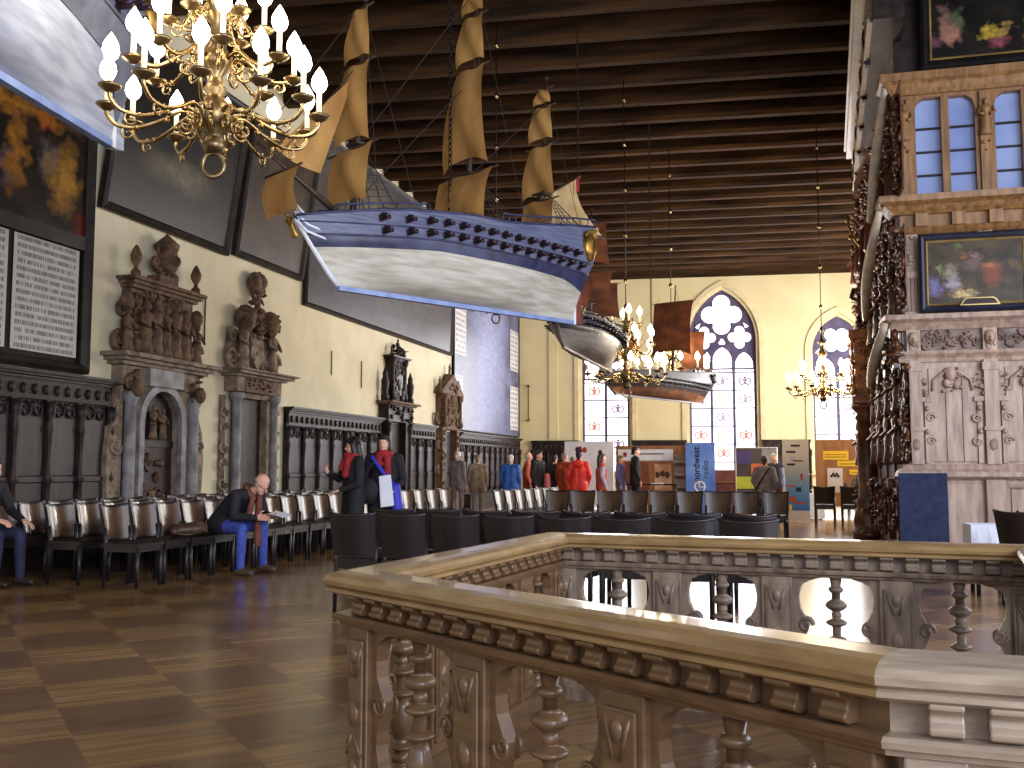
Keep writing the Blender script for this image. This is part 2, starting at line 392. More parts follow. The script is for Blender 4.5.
def smooth_path(P,k=6):
    """Catmull-Rom through the points"""
    P=[Vector(p) for p in P]; out=[]
    for i in range(len(P)-1):
        a=P[max(i-1,0)];b=P[i];c=P[i+1];d=P[min(i+2,len(P)-1)]
        for j in range(k):
            t=j/k; out.append(.5*((2*b)+(c-a)*t+(2*a-5*b+4*c-d)*t*t+(3*b-a-3*c+d)*t**3))
    return out+[P[-1]]
def bumps(items):
    """turned profile: (z0,z1,r0,r1,bulge) segments, each a cosine swelling between its ends"""
    out=[]
    for z0,z1,r0,r1,bg in items:
        n=6 if bg else 1
        for i in range(n+1):
            t=i/n; out.append((r0+(r1-r0)*t+bg*sin(pi*t),z0+(z1-z0)*t))
    return out
# ------------------------------------------------------------------ room shell
from mathutils.geometry import tessellate_polygon
SKEW=rad(5)     # the end wall and the beams stand a little out of square with the long walls
XL,XR,YE,ZC=-8.8,5.4,35.0,8.4
struct(MB().box(XL-.3,XR+.3,-6,YE+1.5,-.15,0).build('floor',M['parquet']))
struct(MB().box(XL-.3,XL,-6,YE+1.5,0,ZC+.3).build('wall_left',M['wall']))
struct(MB().box(XR,XR+.3,13.7,YE+1.5,0,ZC+.3).build('wall_right',M['wall']))
struct(MB().box(XL-.3,XR+.3,-6,YE+1.5,ZC,ZC+.2).build('ceiling',M['boards']))
for i in range(28):
    y=8.35+i*1.0
    if y>YE-.2: break
    mb=MB(); mb.prism([(y-.08,8.0),(y+.08,8.0),(y+.14,8.07),(y+.14,ZC),(y-.14,ZC),(y-.14,8.07)],XL,XR,Matrix(((0,1,0,0),(1,0,0,0),(0,0,1,0),(0,0,0,1))))
    o=mb.build('ceiling_beam',M['beam']); struct(o)
    for v in o.data.vertices: v.co.y+=math.tan(SKEW)*(v.co.x+1.68)
endset=[struct(MB().box(XL,XR,YE-.12,YE,7.82,8.4).build('trim_1',M['beam']))]

def gothic(cx,w,z0,zs,za,n=10):
    h=za-zs; c=(h*h-w*w)/(2*w); R=c+w; a1=math.atan2(h,c); pts=[(cx-w,z0)]
    for i in range(n+1):
        a=a1*i/n; pts.append((cx+c-R*cos(a),zs+R*sin(a)))
    for i in range(n-1,-1,-1):
        a=a1*i/n; pts.append((cx-c+R*cos(a),zs+R*sin(a)))
    pts.append((cx+w,z0)); return pts
def foil(cx,cz,R,n=4,a0=0,d=.58,k=8):
    rho=1-d; pts=[]
    for i in range(n*k):
        th=2*pi*i/(n*k); ph=(th-a0+pi/n)%(2*pi/n)-pi/n
        s=rho*rho-d*d*sin(ph)**2
        r=d*cos(ph)+math.sqrt(max(s,0)) if s>0 else d*cos(ph)
        pts.append((cx+R*r*cos(th),cz+R*r*sin(th)))
    return pts
def plate(mb,outer,holes,y0,y1):
    """flat plate in xz with real holes, thickness y0..y1"""
    loops=[outer]+holes; flat=[p for l in loops for p in l]; n=len(flat)
    tris=tessellate_polygon([[Vector((x,z,0)) for x,z in l] for l in loops])
    vs=[(x,y0,z) for x,z in flat]+[(x,y1,z) for x,z in flat]; fs=[]
    for t in tris: fs.append(tuple(t)); fs.append(tuple(i+n for i in reversed(t)))
    o=0
    for l in loops:
        m=len(l)
        for i in range(m): fs.append((o+i,o+(i+1)%m,o+(i+1)%m+n,o+i+n))
        o+=m
    return mb.add(vs,fs)
WIN=[(-5.72,.83,1.1,5.15,6.35),(-1.68,1.14,.95,5.6,7.38),(2.15,.83,1.1,5.15,6.35)]
mb=MB(); plate(mb,[(XL-.25,0),(XR+.25,0),(XR+.25,ZC+.3),(XL-.25,ZC+.3)],[gothic(cx,w+.1,z0-.06,zs,za+.14) for cx,w,z0,zs,za in WIN],YE,YE+.45)
endset.append(struct(mb.build('wall_end',M['wall2'])))
def rib(cx,w,z0,zs,za,t,y0,y1):
    o=gothic(cx,w+t,z0,zs,za+t*1.25,12); i=gothic(cx,w,z0,zs,za,12); n=len(o)
    vs=[(x,y,z) for y in(y0,y1) for l in(o,i) for x,z in l]; fs=[]
    for k in range(n-1):
        fs+=[(k,k+1,n+k+1,n+k),(2*n+k,3*n+k,3*n+k+1,2*n+k+1),(k,2*n+k,2*n+k+1,k+1),(n+k,n+k+1,3*n+k+1,3*n+k)]
    return vs,fs
CREST=[mat('crest_rust',S(214,150,136),S(186,120,106),em=.4),mat('crest_grey',S(190,180,196),S(150,140,160),em=.4),mat('crest_purple',S(170,146,180),S(140,118,150),em=.4)]
for wi,(cx,w,z0,zs,za) in enumerate(WIN):
    root=thing('window_%d'%(wi+1),None,None); struct(root); endset.append(root)
    mb=MB(); mb.add(*rib(cx,w+.1,z0,zs,za+.1,.16,YE-.05,YE+.05)); mb.add(*rib(cx,w,z0,zs,za,.1,YE+.05,YE+.3)); mb.build('window_surround',M['stone_trim'],root)
    MB().box(cx-w-.25,cx+w+.25,YE-.12,YE+.35,z0-.14,z0).build('window_sill',M['stone_trim'],root)
    g=gothic(cx,w,z0,zs,za,12); mb=MB(); mb.add([(x,YE+.34,z) for x,z in g],[tuple(range(len(g)))]); mb.build('pane',M['pane'],root)
    holes=[]; yy=YE+.22
    if wi==1:
        holes+=[foil(cx,6.52,.70,4,0,.56),foil(cx-.60,5.72,.40,4,pi/4*0,.56),foil(cx+.60,5.72,.40,4,0,.56)]
        holes+=[foil(cx,5.56,.12,3,pi/2,.45)]
        for s in(-1,1): holes.append([(cx+s*.72,6.25),(cx+s*.93,6.1),(cx+s*.8,6.03)])
        zb=4.6; mx=[cx-.38,cx+.38]
        lights=[(cx-.74,.30,5.2),(cx,.32,5.38),(cx+.74,.30,5.2)]
    else:
        holes+=[foil(cx,5.55,.48,4,pi/4,.55)]
        for s in(-1,1): holes.append([(cx+s*.55,5.3),(cx+s*.72,5.12),(cx+s*.5,5.08)])
        zb=4.3; mx=[cx]; lights=[(cx-.4,.33,4.95),(cx+.4,.33,4.95)]
    outer=[]
    gg=gothic(cx,w,zb,zs,za,12)
    outer=gg
    for lx,lw,lt in lights: holes.append(gothic(lx,lw,zb+.02,lt-.45,lt,6))
    mb=MB(); plate(mb,outer,holes,yy,yy+.1); mb.build('tracery',M['lead'],root)
    for x in mx: MB().box(x-.045,x+.045,yy-.02,yy+.1,z0,zb+.03).build('mullion',M['lead'],root)
    for x in(cx-w+.03,cx+w-.03): MB().box(x-.05,x+.05,yy,yy+.1,z0,zb+.03).build('mullion',M['lead'],root)
    mb=MB(); z=zb-.1
    zz=[]
    while z>z0+.2:
        mb.box(cx-w,cx+w,yy+.03,yy+.06,z-.02,z+.02); zz.append(z); z-=.62
    mb.box(cx-w,cx+w,yy+.03,yy+.06,zb-.0,zb+.05); mb.build('glazing_bars',M['lead'],root)
    R=random.Random(wi+3); edges=[cx-w]+mx+[cx+w]
    for q in range(len(edges)-1):
        for j in range(len(zz)-1):
            if (q+j+wi)%2==0 or R.random()<.25:
                x=(edges[q]+edges[q+1])/2; z=(zz[j]+zz[j+1])/2; mb=MB()
                s=.15
                for a in(-1,1): mb.tube(smooth_path([(x+a*.03,yy+.07,z+.02),(x+a*s,yy+.07,z+.11),(x+a*s*1.25,yy+.07,z-.02),(x+a*s*.8,yy+.07,z-.12),(x+a*.04,yy+.07,z-.08)],4),.028,5)
                mb.prism([(x-.06,z+.08),(x-.06,z-.06),(x,z-.13),(x+.06,z-.06),(x+.06,z+.08)],yy+.05,yy+.08)
                mb.ball((x,yy+.07,z+.13),(.06,.02,.05),6)
                mb.build('painted_crest',R.choice(CREST),root)
for x in(-7.55,-3.45,.55): endset.append(struct(MB().box(x-.16,x+.16,YE-.05,YE,2.2,7.8).build('trim_2',M['wall2']))) if x<-5 else None
# thin hanging rods with hooks on the walls
def hanger(x,y,z0,z1,label,lw=False):
    r=thing('wall_rod',label,'rod',(x,y,z0)); mb=MB(); mb.tube([(0,0,0),(0,0,z1-z0)],.018,6); mb.build('rod',M['iron'],r)
    mb=MB(); mb.tube([(.0,0,0),(.05,0,-.06),(0,0,-.12),(-.06,0,-.05)],.025,6); mb.build('hook',M['iron'],r); mb=MB(); mb.ball((0,0,z1-z0),.05,6); mb.build('knob',M['iron'],r); endset.append(r)
hanger(-8.45,YE-.06,2.95,4.1,'thin dark iron rod with a hook on the end wall beside the tall blue-grey panel')
for y,z0,z1,lb in ((14.1,3.2,3.95,'thin dark wire hanging on the cream wall between the arched and armorial doorways'),(18.85,3.1,3.6,'short thin wire on the cream wall right of the armorial doorway'),(20.4,2.95,3.55,'thin wire on the cream wall left of the tall dark wooden doorcase')):
    mb=MB(); mb.tube([(0,0,0),(0,0,z1-z0)],.012,5); tag(mb.build('wall_wire',M['iron'],None,loc=(XL+.02,y,z0)),lb,'wire')
# ------------------------------------------------------------------ left wall: wood panelling
def panelling(y0,y1,H,label,lw=True,name='wall_panelling',x_end=None):
    Lh=y1-y0
    if lw: r=thing(name,label,'panelling',(XL,(y0+y1)/2,0),pi/2)
    else: r=thing(name,label,'panelling',((y0+y1)/2,YE,0),0)
    n=max(1,round(Lh/.63)); p=Lh/n; a=-Lh/2
    MB().box(-Lh/2,Lh/2,-.05,0,0,H-.05).build('back_board',M['dark'],r)
    MB().box(-Lh/2,Lh/2,-.42,-.05,0,.45).build('bench_base',M['dark'],r)
    for i in range(n):
        x=a+p*(i+.5); w=p/2-.07
        mb=MB(); mb.box(x-w,x+w,-.075,-.04,.62,1.02); mb.build('lower_panel',M['panelw'],r,.008)
        mb=MB(); mb.box(x-w,x+w,-.07,-.04,1.1,H-.4); mb.build('panel',M['panelw'],r,.008)
        mb=MB()
        R=.8*w
        for k in(-1,1): spiral(mb,x+k*w*.5,H-.47,-.09,w*.45,1.3,.02,k,pi/2)
        mb.ball((x,-.09,H-.42),(.05,.04,.07),6); mb.build('arch_carving',M['dark'],r)
    for i in range(n+1):
        x=a+p*i
        mb=MB(); mb.lathe([(.045,.55),(.06,.6),(.04,.68),(.035,1.0),(.065,1.05),(.045,1.12),(.028,1.3),(.04,H-.75),(.06,H-.7),(.035,H-.6),(.07,H-.5),(.07,H-.36)],8,T(x,-.1,0)); mb.box(x-.05,x+.05,-.09,-.03,.5,H-.3)
        mb.build('pilaster',M['dark'],r)
    mb=MB(); mb.box(-Lh/2,Lh/2,-.11,0,H-.34,H-.1)
    for i in range(n*3):
        x=a+Lh*(i+.5)/(n*3); mb.ball((x,-.12,H-.22),(.05,.03,.07),6)
    mb.build('frieze',M['dark'],r)
    mb=MB()
    for k,(d,z) in enumerate(((.14,H-.1),(.18,H-.06),(.22,H-.03))): mb.box(-Lh/2-.02,Lh/2+.02,-d,0,z,z+.035)
    mb.build('cornice',M['dark'],r)
    MB().box(-Lh/2,Lh/2,-.09,-.03,1.03,1.09).build('rail',M['panelw'],r)
    return r
panelling(8.2,11.72,2.38,'dark carved wall panelling under the huge inscribed painting, at the left edge')
panelling(16.85,21.35,2.33,'dark carved wall panelling between the open doorway and the tall dark wooden doorcase')
panelling(23.2,25.1,2.3,'short run of dark carved panelling between the two far doorcases')
panelling(27.32,34.25,2.22,'dark carved wall panelling under the tall blue-grey painted wall panel')
endset.append(panelling(-8.3,-6.65,2.15,'dark wood panelling on the end wall left of the left window',False))
endset.append(panelling(-4.8,-2.95,2.15,'dark wood panelling on the end wall between left and middle windows',False))
endset.append(panelling(-.4,1.15,2.15,'dark wood panelling on the end wall between middle and right windows',False))
endset.append(panelling(3.1,5.3,2.15,'dark wood panelling on the end wall right of the right window',False))
turn=T(-1.68,YE,0)@RZ(SKEW)@T(1.68,-YE,0)
for o in endset: o.matrix_world=turn@(T(*o.location)@o.rotation_euler.to_matrix().to_4x4())

# ------------------------------------------------------------------ left wall: pictures
def picture(name,label,cat,y0,y1,z0,h,m,tilt=0,fw=.12,fm='frame',thick=.12,gilt=None):
    r=thing(name,label,cat,(XL+.01,(y0+y1)/2,z0),0); r.rotation_euler=(tilt,0,pi/2)
    w=(y1-y0)/2
    MB().box(-w+.02,w-.02,-.05,0,.02,h-.02).build('back_board',M['blackwood'],r)
    frame_mb(-w,w,0,h,fw,-thick,0).build('picture_frame',M[fm],r)
    canvas('canvas',m,r,-w+fw,w-fw,fw,h-fw,-.055)
    if gilt: frame_mb(-w+fw-.01,w-fw+.01,fw-.01,h-fw+.01,.035,-.075,-.05).build('inner_moulding',M[gilt],r)
    return r
m_sol=paint('judgement_painting',S(22,18,16),S(58,44,34),[(.35,.78,.05,.1,S(150,40,34)),(.2,.72,.05,.13,S(70,60,58)),(.6,.8,.05,.12,S(40,44,60)),(.72,.75,.04,.13,S(140,120,110)),(.82,.72,.05,.12,S(110,44,30)),(.5,.52,.38,.05,S(170,112,40)),(.3,.3,.06,.22,S(178,116,36)),(.62,.32,.05,.2,S(168,110,36)),(.88,.25,.09,.16,S(176,126,50)),(.46,.25,.1,.2,S(30,28,26)),(.15,.12,.1,.08,S(80,70,60))],scale=5,warp=.2,extra=30)
r=thing('inscribed_wall_painting','huge framed wall painting with gilded figures above two pale boards of old lettering','painting',(XL,9.45,2.42),pi/2)
w=1.78
MB().box(-w,w,-.05,0,0,4.6).build('back_board',M['blackwood'],r)
frame_mb(-w,w,0,4.6,.13,-.16,0).build('picture_frame',M['frame'],r)
canvas('painted_scene',m_sol,r,-w+.13,w-.13,1.78,4.47,-.06)
MB().box(-w+.1,w-.1,-.1,-.04,1.62,1.8).build('dividing_rail',M['frame'],r)
ms=script_lines('blackletter_board',S(196,192,186),S(60,54,54),15,8)
for k,(a,b) in enumerate(((-1.65,-.72),(-.68,.33),(.42,1.58))):
    canvas('lettered_board',ms,r,a,b,.2,1.6,-.06)
m_d=paint('dark_sea_painting',S(24,21,18),S(48,42,34),[(.5,.35,.28,.1,S(112,100,76)),(.7,.7,.2,.12,S(44,38,32)),(.25,.7,.18,.16,S(24,22,20))],scale=2.5,rough=.3)
picture('dark_wall_painting','large dark framed painting leaning out above the carved arched doorway','painting',11.4,14.65,4.72,2.5,m_d,rad(9))
m_e=paint('brown_plaque_painting',S(54,44,36),S(86,70,54),[(.5,.5,.3,.25,S(88,74,60)),(.4,.6,.1,.05,S(150,136,110))],scale=4)
picture('brown_wall_painting','smaller brown framed painting leaning out above the open doorway, behind the ship bow','painting',14.85,17.35,4.78,2.45,m_e,rad(8))
m_w=paint('whale_painting',S(62,60,66),S(92,88,92),[(.5,.35,.4,.15,S(92,90,98)),(.3,.75,.3,.2,S(120,112,96)),(.75,.7,.2,.2,S(104,98,92))],scale=3,rough=.32)
picture('whale_wall_painting','very wide grey wall painting in a thin dark frame behind the large hanging ship','painting',17.5,26.6,4.34,3.6,m_w,rad(1.5),.09,'frame',.1)
# ring hanging on the whale painting's near edge is part of its frame fittings
m_j=paint('blue_grey_wall_painting',S(70,72,96),S(118,122,158),[(.5,.5,.25,.5,S(150,155,192)),(.42,.2,.2,.2,S(130,136,178)),(.2,.3,.12,.4,S(110,112,140))],scale=5,rough=.36,warp=.2,spec=.3)  # pale central patches paint in the window reflection on the gloss
r=thing('blue_grey_wall_panel','tall glossy blue-grey painted wall panel with columns of lettering at its edges','painting',(XL,30.55,2.26),pi/2)
w=3.75
MB().box(-w,w,-.05,0,0,5.6).build('back_board',M['blackwood'],r)
canvas('painted_field',m_j,r,-w+.03,w-.03,.03,5.57,-.055)
ms2=script_lines('pale_lettering',S(214,210,206),S(120,110,116),9,4)
for a,b,c,d in((-3.65,-2.6,2.2,3.6),(-3.65,-2.9,.4,1.6),(2.5,3.6,2.3,3.7),(2.5,3.6,.25,1.75)):
    canvas('lettered_board',ms2,r,a,b,c,d,-.07)
frame_mb(-w,w,0,5.6,.06,-.09,0).build('picture_frame',M['frame'],r)

# ------------------------------------------------------------------ left wall: doorcases
def arch_pts(w,zs,n=12):
    return [(w*cos(pi-pi*i/n),zs+w*sin(pi-pi*i/n)) for i in range(n+1)]
def cornice(mb,x0,x1,z,steps,d0=0):
    for d,h in steps:
        mb.box(x0-d,x1+d,-(d0+d),0,z,z+h); z+=h
    return z
# 1: carved stone portal with an arch
r=thing('arched_stone_portal','carved stone doorway with a round arch, relief storey and crowned bust on top','doorway',(XL,12.78,0),pi/2)
mb=MB(); arc=arch_pts(.47,1.85)
plate(mb,[(-.72,0),(-.47,0)]+arc+[(.47,0),(.72,0),(.72,2.4),(-.72,2.4)],[],-.16,0); mb.build('arch_wall',M['stone'],r)
mb=MB(); oo=arch_pts(.57,1.85); pts=[(-.57,0)]+oo+[(.57,0),(.46,0)]+list(reversed(arch_pts(.46,1.85)))+[(-.46,0)]; plate(mb,pts,[],-.22,-.15); mb.build('arch_moulding',M['stone_g'],r)
d=MB(); plate(d,[(-.46,0)]+arch_pts(.46,1.85)+[(.46,0)],[],-.05,0); door=d.build('door',M['dark'],r)
mb=MB(); carve(mb,-.36,.36,.3,1.35,-.05,.05,26,5); mb.build('door_carving',M['stone_d'],door)
MB().box(-.45,.45,-.08,-.04,1.5,1.6).build('door_rail',M['dark'],door)
mb=MB(); figure(mb,-.1,-.1,1.62,.5); figure(mb,.14,-.1,1.62,.45); mb.build('tympanum_figures',M['stone_d'],r)
for s in(-1,1):
    mb=MB(); mb.box(s*.78-.1,s*.78+.1,-.3,0,0,.3); mb.lathe([(.09,.3),(.11,.34),(.085,.42),(.08,2.1),(.11,2.16),(.12,2.25)],12,T(s*.78,-.2,0)); mb.build('shaft',M['stone_g'],r)
    mb=MB(); P=[(.86,0),(1.02,0),(1.12,.3),(1.14,.8),(1.18,1.3),(1.12,1.75),(1.0,2.0),(1.04,2.3),(.86,2.35)]
    mb.prism([(s*x,z) for x,z in (P if s>0 else list(reversed(P)))],-.14,0); spiral(mb,s*1.0,1.5,-.15,.13,1.5,.03,s); spiral(mb,s*.99,.4,-.15,.1,1.5,.025,-s); carve(mb,min(s*.9,s*1.06),max(s*.9,s*1.06),.5,2.2,-.13,.05,14,8+s); mb.build('side_volute',M['stone'],r)
    mb=MB(); mb.ball((s*.78,-.3,2.3),(.1,.1,.13),8); carve(mb,s*.78-.14,s*.78+.14,2.15,2.6,-.2,.09,12,20+s); mb.build('capital',M['stone_d'],r)
MB().box(-.95,.95,-.2,0,2.35,2.62).build('entablature',M['stone'],r,.01)
mb=MB(); mb.box(-.42,.42,-.26,-.18,2.36,2.62); tb=mb.build('inscription_tablet',M['stone_g'],r,.01)
mb=MB(); cornice(mb,-1.0,1.0,2.62,((.05,.05),(.12,.05),(.2,.06)),.22); mb.build('ledge',M['stone'],r)
MB().box(-.78,.78,-.14,0,2.78,3.72).build('relief_ground',M['stone_d'],r,.01)
mb=MB()
for k in range(5): figure(mb,-.48+.24*k,-.2,2.8,.78+.08*(k%2))
carve(mb,-.7,.7,2.85,3.7,-.14,.07,50,31); mb.build('relief_figures',M['stone_d'],r)
for s in(-1,1):
    mb=MB(); figure(mb,s*.86,-.18,2.8,.62); spiral(mb,s*.93,2.98,-.1,.17,1.6,.05,s); spiral(mb,s*.88,3.4,-.1,.12,1.5,.04,-s); mb.ball((s*.86,-.16,3.5),(.1,.1,.14),8); mb.build('side_figure',M['stone_d'],r)
mb=MB(); cornice(mb,-.78,.78,3.72,((.03,.05),(.08,.05),(.13,.05)),.18); mb.build('upper_cornice',M['stone_d'],r)
for s in(-1,1):
    mb=MB(); mb.lathe([(.07,3.87),(.07,3.95),(.035,3.98),(.03,4.02),(.075,4.1),(.085,4.17),(.05,4.26),(.015,4.32)],10,T(s*.75,-.2,0)); mb.build('urn',M['stone_d'],r)
mb=MB(); mb.box(-.22,.22,-.24,-.02,3.86,4.0); carve(mb,-.25,.25,3.95,4.4,-.14,.1,14,9); mb.ball((0,-.2,4.25),(.19,.15,.24),10); mb.ball((0,-.34,4.22),(.06,.08,.09),7)
mb.lathe([(.17,4.4),(.19,4.47),(.12,4.54),(.05,4.6),(.0,4.66)],10,T(0,-.18,0)); mb.build('crowned_bust',M['stone_d'],r)
# 2: doorway with armorial crest
r=thing('armorial_stone_portal','stone doorway with dark opening and a tall carved coat of arms above','doorway',(XL,15.5,0),pi/2)
MB().box(-.42,.42,-.03,0,0,2.4).build('door',M['dark'],r)
mb=MB()
for s in(-1,1): mb.box(s*.475-.055,s*.475+.055,-.16,0,0,2.4)
mb.box(-.53,.53,-.16,0,2.38,2.48); mb.build('door_frame',M['stone'],r)
for s in(-1,1):
    mb=MB(); mb.box(s*.64-.12,s*.64+.12,-.3,0,0,.5); mb.box(s*.64-.14,s*.64+.14,-.32,0,.5,.58); mb.lathe([(.09,.58),(.1,.64),(.08,.7),(.075,1.45),(.09,1.5),(.075,1.55),(.07,2.3),(.11,2.36),(.12,2.45)],12,T(s*.64,-.18,0)); mb.build('column',M['stone_g'],r)
    mb=MB(); mb.box(s*.84-.06,s*.84+.06,-.06,0,0,2.4)
    for k in range(7): spiral(mb,s*.87,.35+.3*k,-.08,.12,1.3,.03,s*(-1)**k,0,6)
    mb.build('side_scroll',M['stone'],r)
MB().box(-.76,.76,-.26,0,2.47,2.72).build('entablature',M['stone'],r,.01)
mb=MB(); mb.box(-.5,.5,-.275,-.255,2.49,2.71); carve(mb,-.45,.45,2.5,2.7,-.275,.04,22,71); mb.build('entablature_carving',M['stone_d'],r)
mb=MB(); cornice(mb,-.8,.8,2.72,((.06,.04),(.16,.05),(.22,.03)),.26); mb.build('ledge',M['stone'],r)
mb=MB(); mb.prism([(-.75,2.83),(.75,2.83),(.8,3.15),(.7,3.5),(.4,3.6),(-.4,3.6),(-.7,3.5),(-.8,3.15)],-.08,0)
for s in(-1,1):
    figure(mb,s*.5,-.2,2.84,.85,None,False); spiral(mb,s*.72,3.05,-.12,.2,1.7,.05,s); spiral(mb,s*.7,3.42,-.12,.14,1.6,.04,-s)
mb.prism([(-.2,3.4),(-.24,3.1),(0,2.88),(.24,3.1),(.2,3.4)],-.2,-.05)
carve(mb,-.65,.65,2.9,3.5,-.1,.1,50,41); mb.build('coat_of_arms',M['stone'],r)
for s in(-1,1):
    mb=MB(); mb.ball((s*.42,-.18,3.72),(.2,.18,.25),10); carve(mb,s*.42-.18,s*.42+.18,3.55,3.95,-.22,.1,16,50+s); mb.build('helmet_crest',M['stone_d'],r)
mb=MB(); carve(mb,-.18,.2,3.55,4.05,-.14,.12,22,55); figure(mb,.02,-.16,3.75,.55); mb.ball((-.05,-.14,4.4),(.17,.12,.2),9); mb.ball((.12,-.14,4.44),(.16,.13,.16),9); spiral(mb,.0,4.2,-.14,.16,1.5,.05); carve(mb,-.2,.25,4.2,4.6,-.12,.1,14,57); mb.build('top_figure',M['stone_d'],r)
# 3: tall dark wooden doorcase
r=thing('dark_wooden_doorcase','tall narrow dark wooden doorcase with a crowned niche, above the two women','doorway',(XL,22.25,0),pi/2)
MB().box(-.45,.45,-.04,0,0,2.25).build('door',M['dark'],r)
for s in(-1,1):
    mb=MB(); mb.box(s*.55-.1,s*.55+.1,-.2,0,0,2.3); mb.lathe([(.06,.5),(.08,.6),(.05,.8),(.05,2.0),(.09,2.1),(.09,2.25)],8,T(s*.7,-.2,0)); mb.build('door_post',M['dark'],r)
mb=MB(); mb.box(-.8,.8,-.25,0,2.28,2.66); carve(mb,-.7,.7,2.3,2.62,-.25,.06,30,80); mb.build('entablature',M['dark'],r)
mb=MB(); cornice(mb,-.82,.82,2.66,((.06,.04),(.14,.05)),.26); mb.build('ledge',M['stone_d'],r)
mb=MB(); mb.box(-.42,.42,-.16,0,2.75,3.75); mb.box(-.26,.26,-.18,-.14,2.9,3.6)
for s in(-1,1): mb.lathe([(.06,2.78),(.08,2.9),(.05,3.0),(.05,3.6),(.09,3.7),(.09,3.78)],8,T(s*.4,-.18,0)); spiral(mb,s*.5,3.0,-.1,.16,1.5,.05,s)
carve(mb,-.4,.4,2.8,3.75,-.18,.05,30,82); mb.build('niche',M['dark'],r)
MB().box(-.22,.22,-.2,-.15,2.92,3.55).build('niche_panel',M['panelw'],r)
for s in(-1,1):
    mb=MB(); mb.lathe([(.1,2.76),(.1,2.86),(.06,2.92),(.09,3.05),(.1,3.2),(.06,3.3),(.07,3.36),(.0,3.55)],8,T(s*.82,-.16,0)); mb.build('pinnacle',M['dark'],r)
mb=MB(); cornice(mb,-.45,.45,3.75,((.05,.04),(.12,.05)),.16); carve(mb,-.42,.42,3.85,4.05,-.12,.12,20,85); figure(mb,0,-.14,3.85,.42)
for s in(-1,1): figure(mb,s*.38,-.14,3.84,.25)
mb.build('crown_carving',M['dark'],r)
# 4: gabled doorcase
r=thing('gabled_stone_doorcase','brown carved doorcase with a pointed gable beside the tall blue-grey panel','doorway',(XL,26.2,0),pi/2)
MB().box(-.5,.5,-.04,0,0,2.2).build('door',M['panelw'],r)
for s in(-1,1):
    mb=MB(); mb.box(s*.62-.12,s*.62+.12,-.2,0,0,2.25); spiral(mb,s*.8,1.2,-.1,.14,1.5,.05,s); spiral(mb,s*.8,1.8,-.1,.14,1.5,.05,-s); carve(mb,s*.62-.1,s*.62+.1,.4,2.2,-.2,.06,18,90+s); mb.build('door_post',M['stone_d'],r)
mb=MB(); mb.box(-.75,.75,-.2,0,2.25,3.2); carve(mb,-.5,.5,2.4,3.1,-.2,.07,40,95)
for s in(-1,1): mb.lathe([(.07,2.3),(.1,2.4),(.06,2.5),(.06,3.0),(.1,3.1),(.1,3.2)],8,T(s*.66,-.24,0)); spiral(mb,s*.88,2.55,-.1,.18,1.6,.05,s)
mb.build('relief_panel',M['stone_d'],r)
mb=MB(); mb.prism([(-.92,3.2),(.92,3.2),(.9,3.3),(0,3.78),(-.9,3.3)],-.26,0); carve(mb,-.35,.35,3.28,3.5,-.27,.05,14,96); mb.build('gable',M['stone_d'],r)
mb=MB(); mb.box(-.14,.14,-.2,-.06,3.6,3.78); figure(mb,0,-.14,3.76,.32); mb.build('finial',M['stone_d'],r)
for s in(-1,1):
    mb=MB(); mb.box(s*.82-.08,s*.82+.08,-.22,-.06,3.26,3.32); figure(mb,s*.82,-.14,3.3,.36); mb.build('finial',M['stone_d'],r)
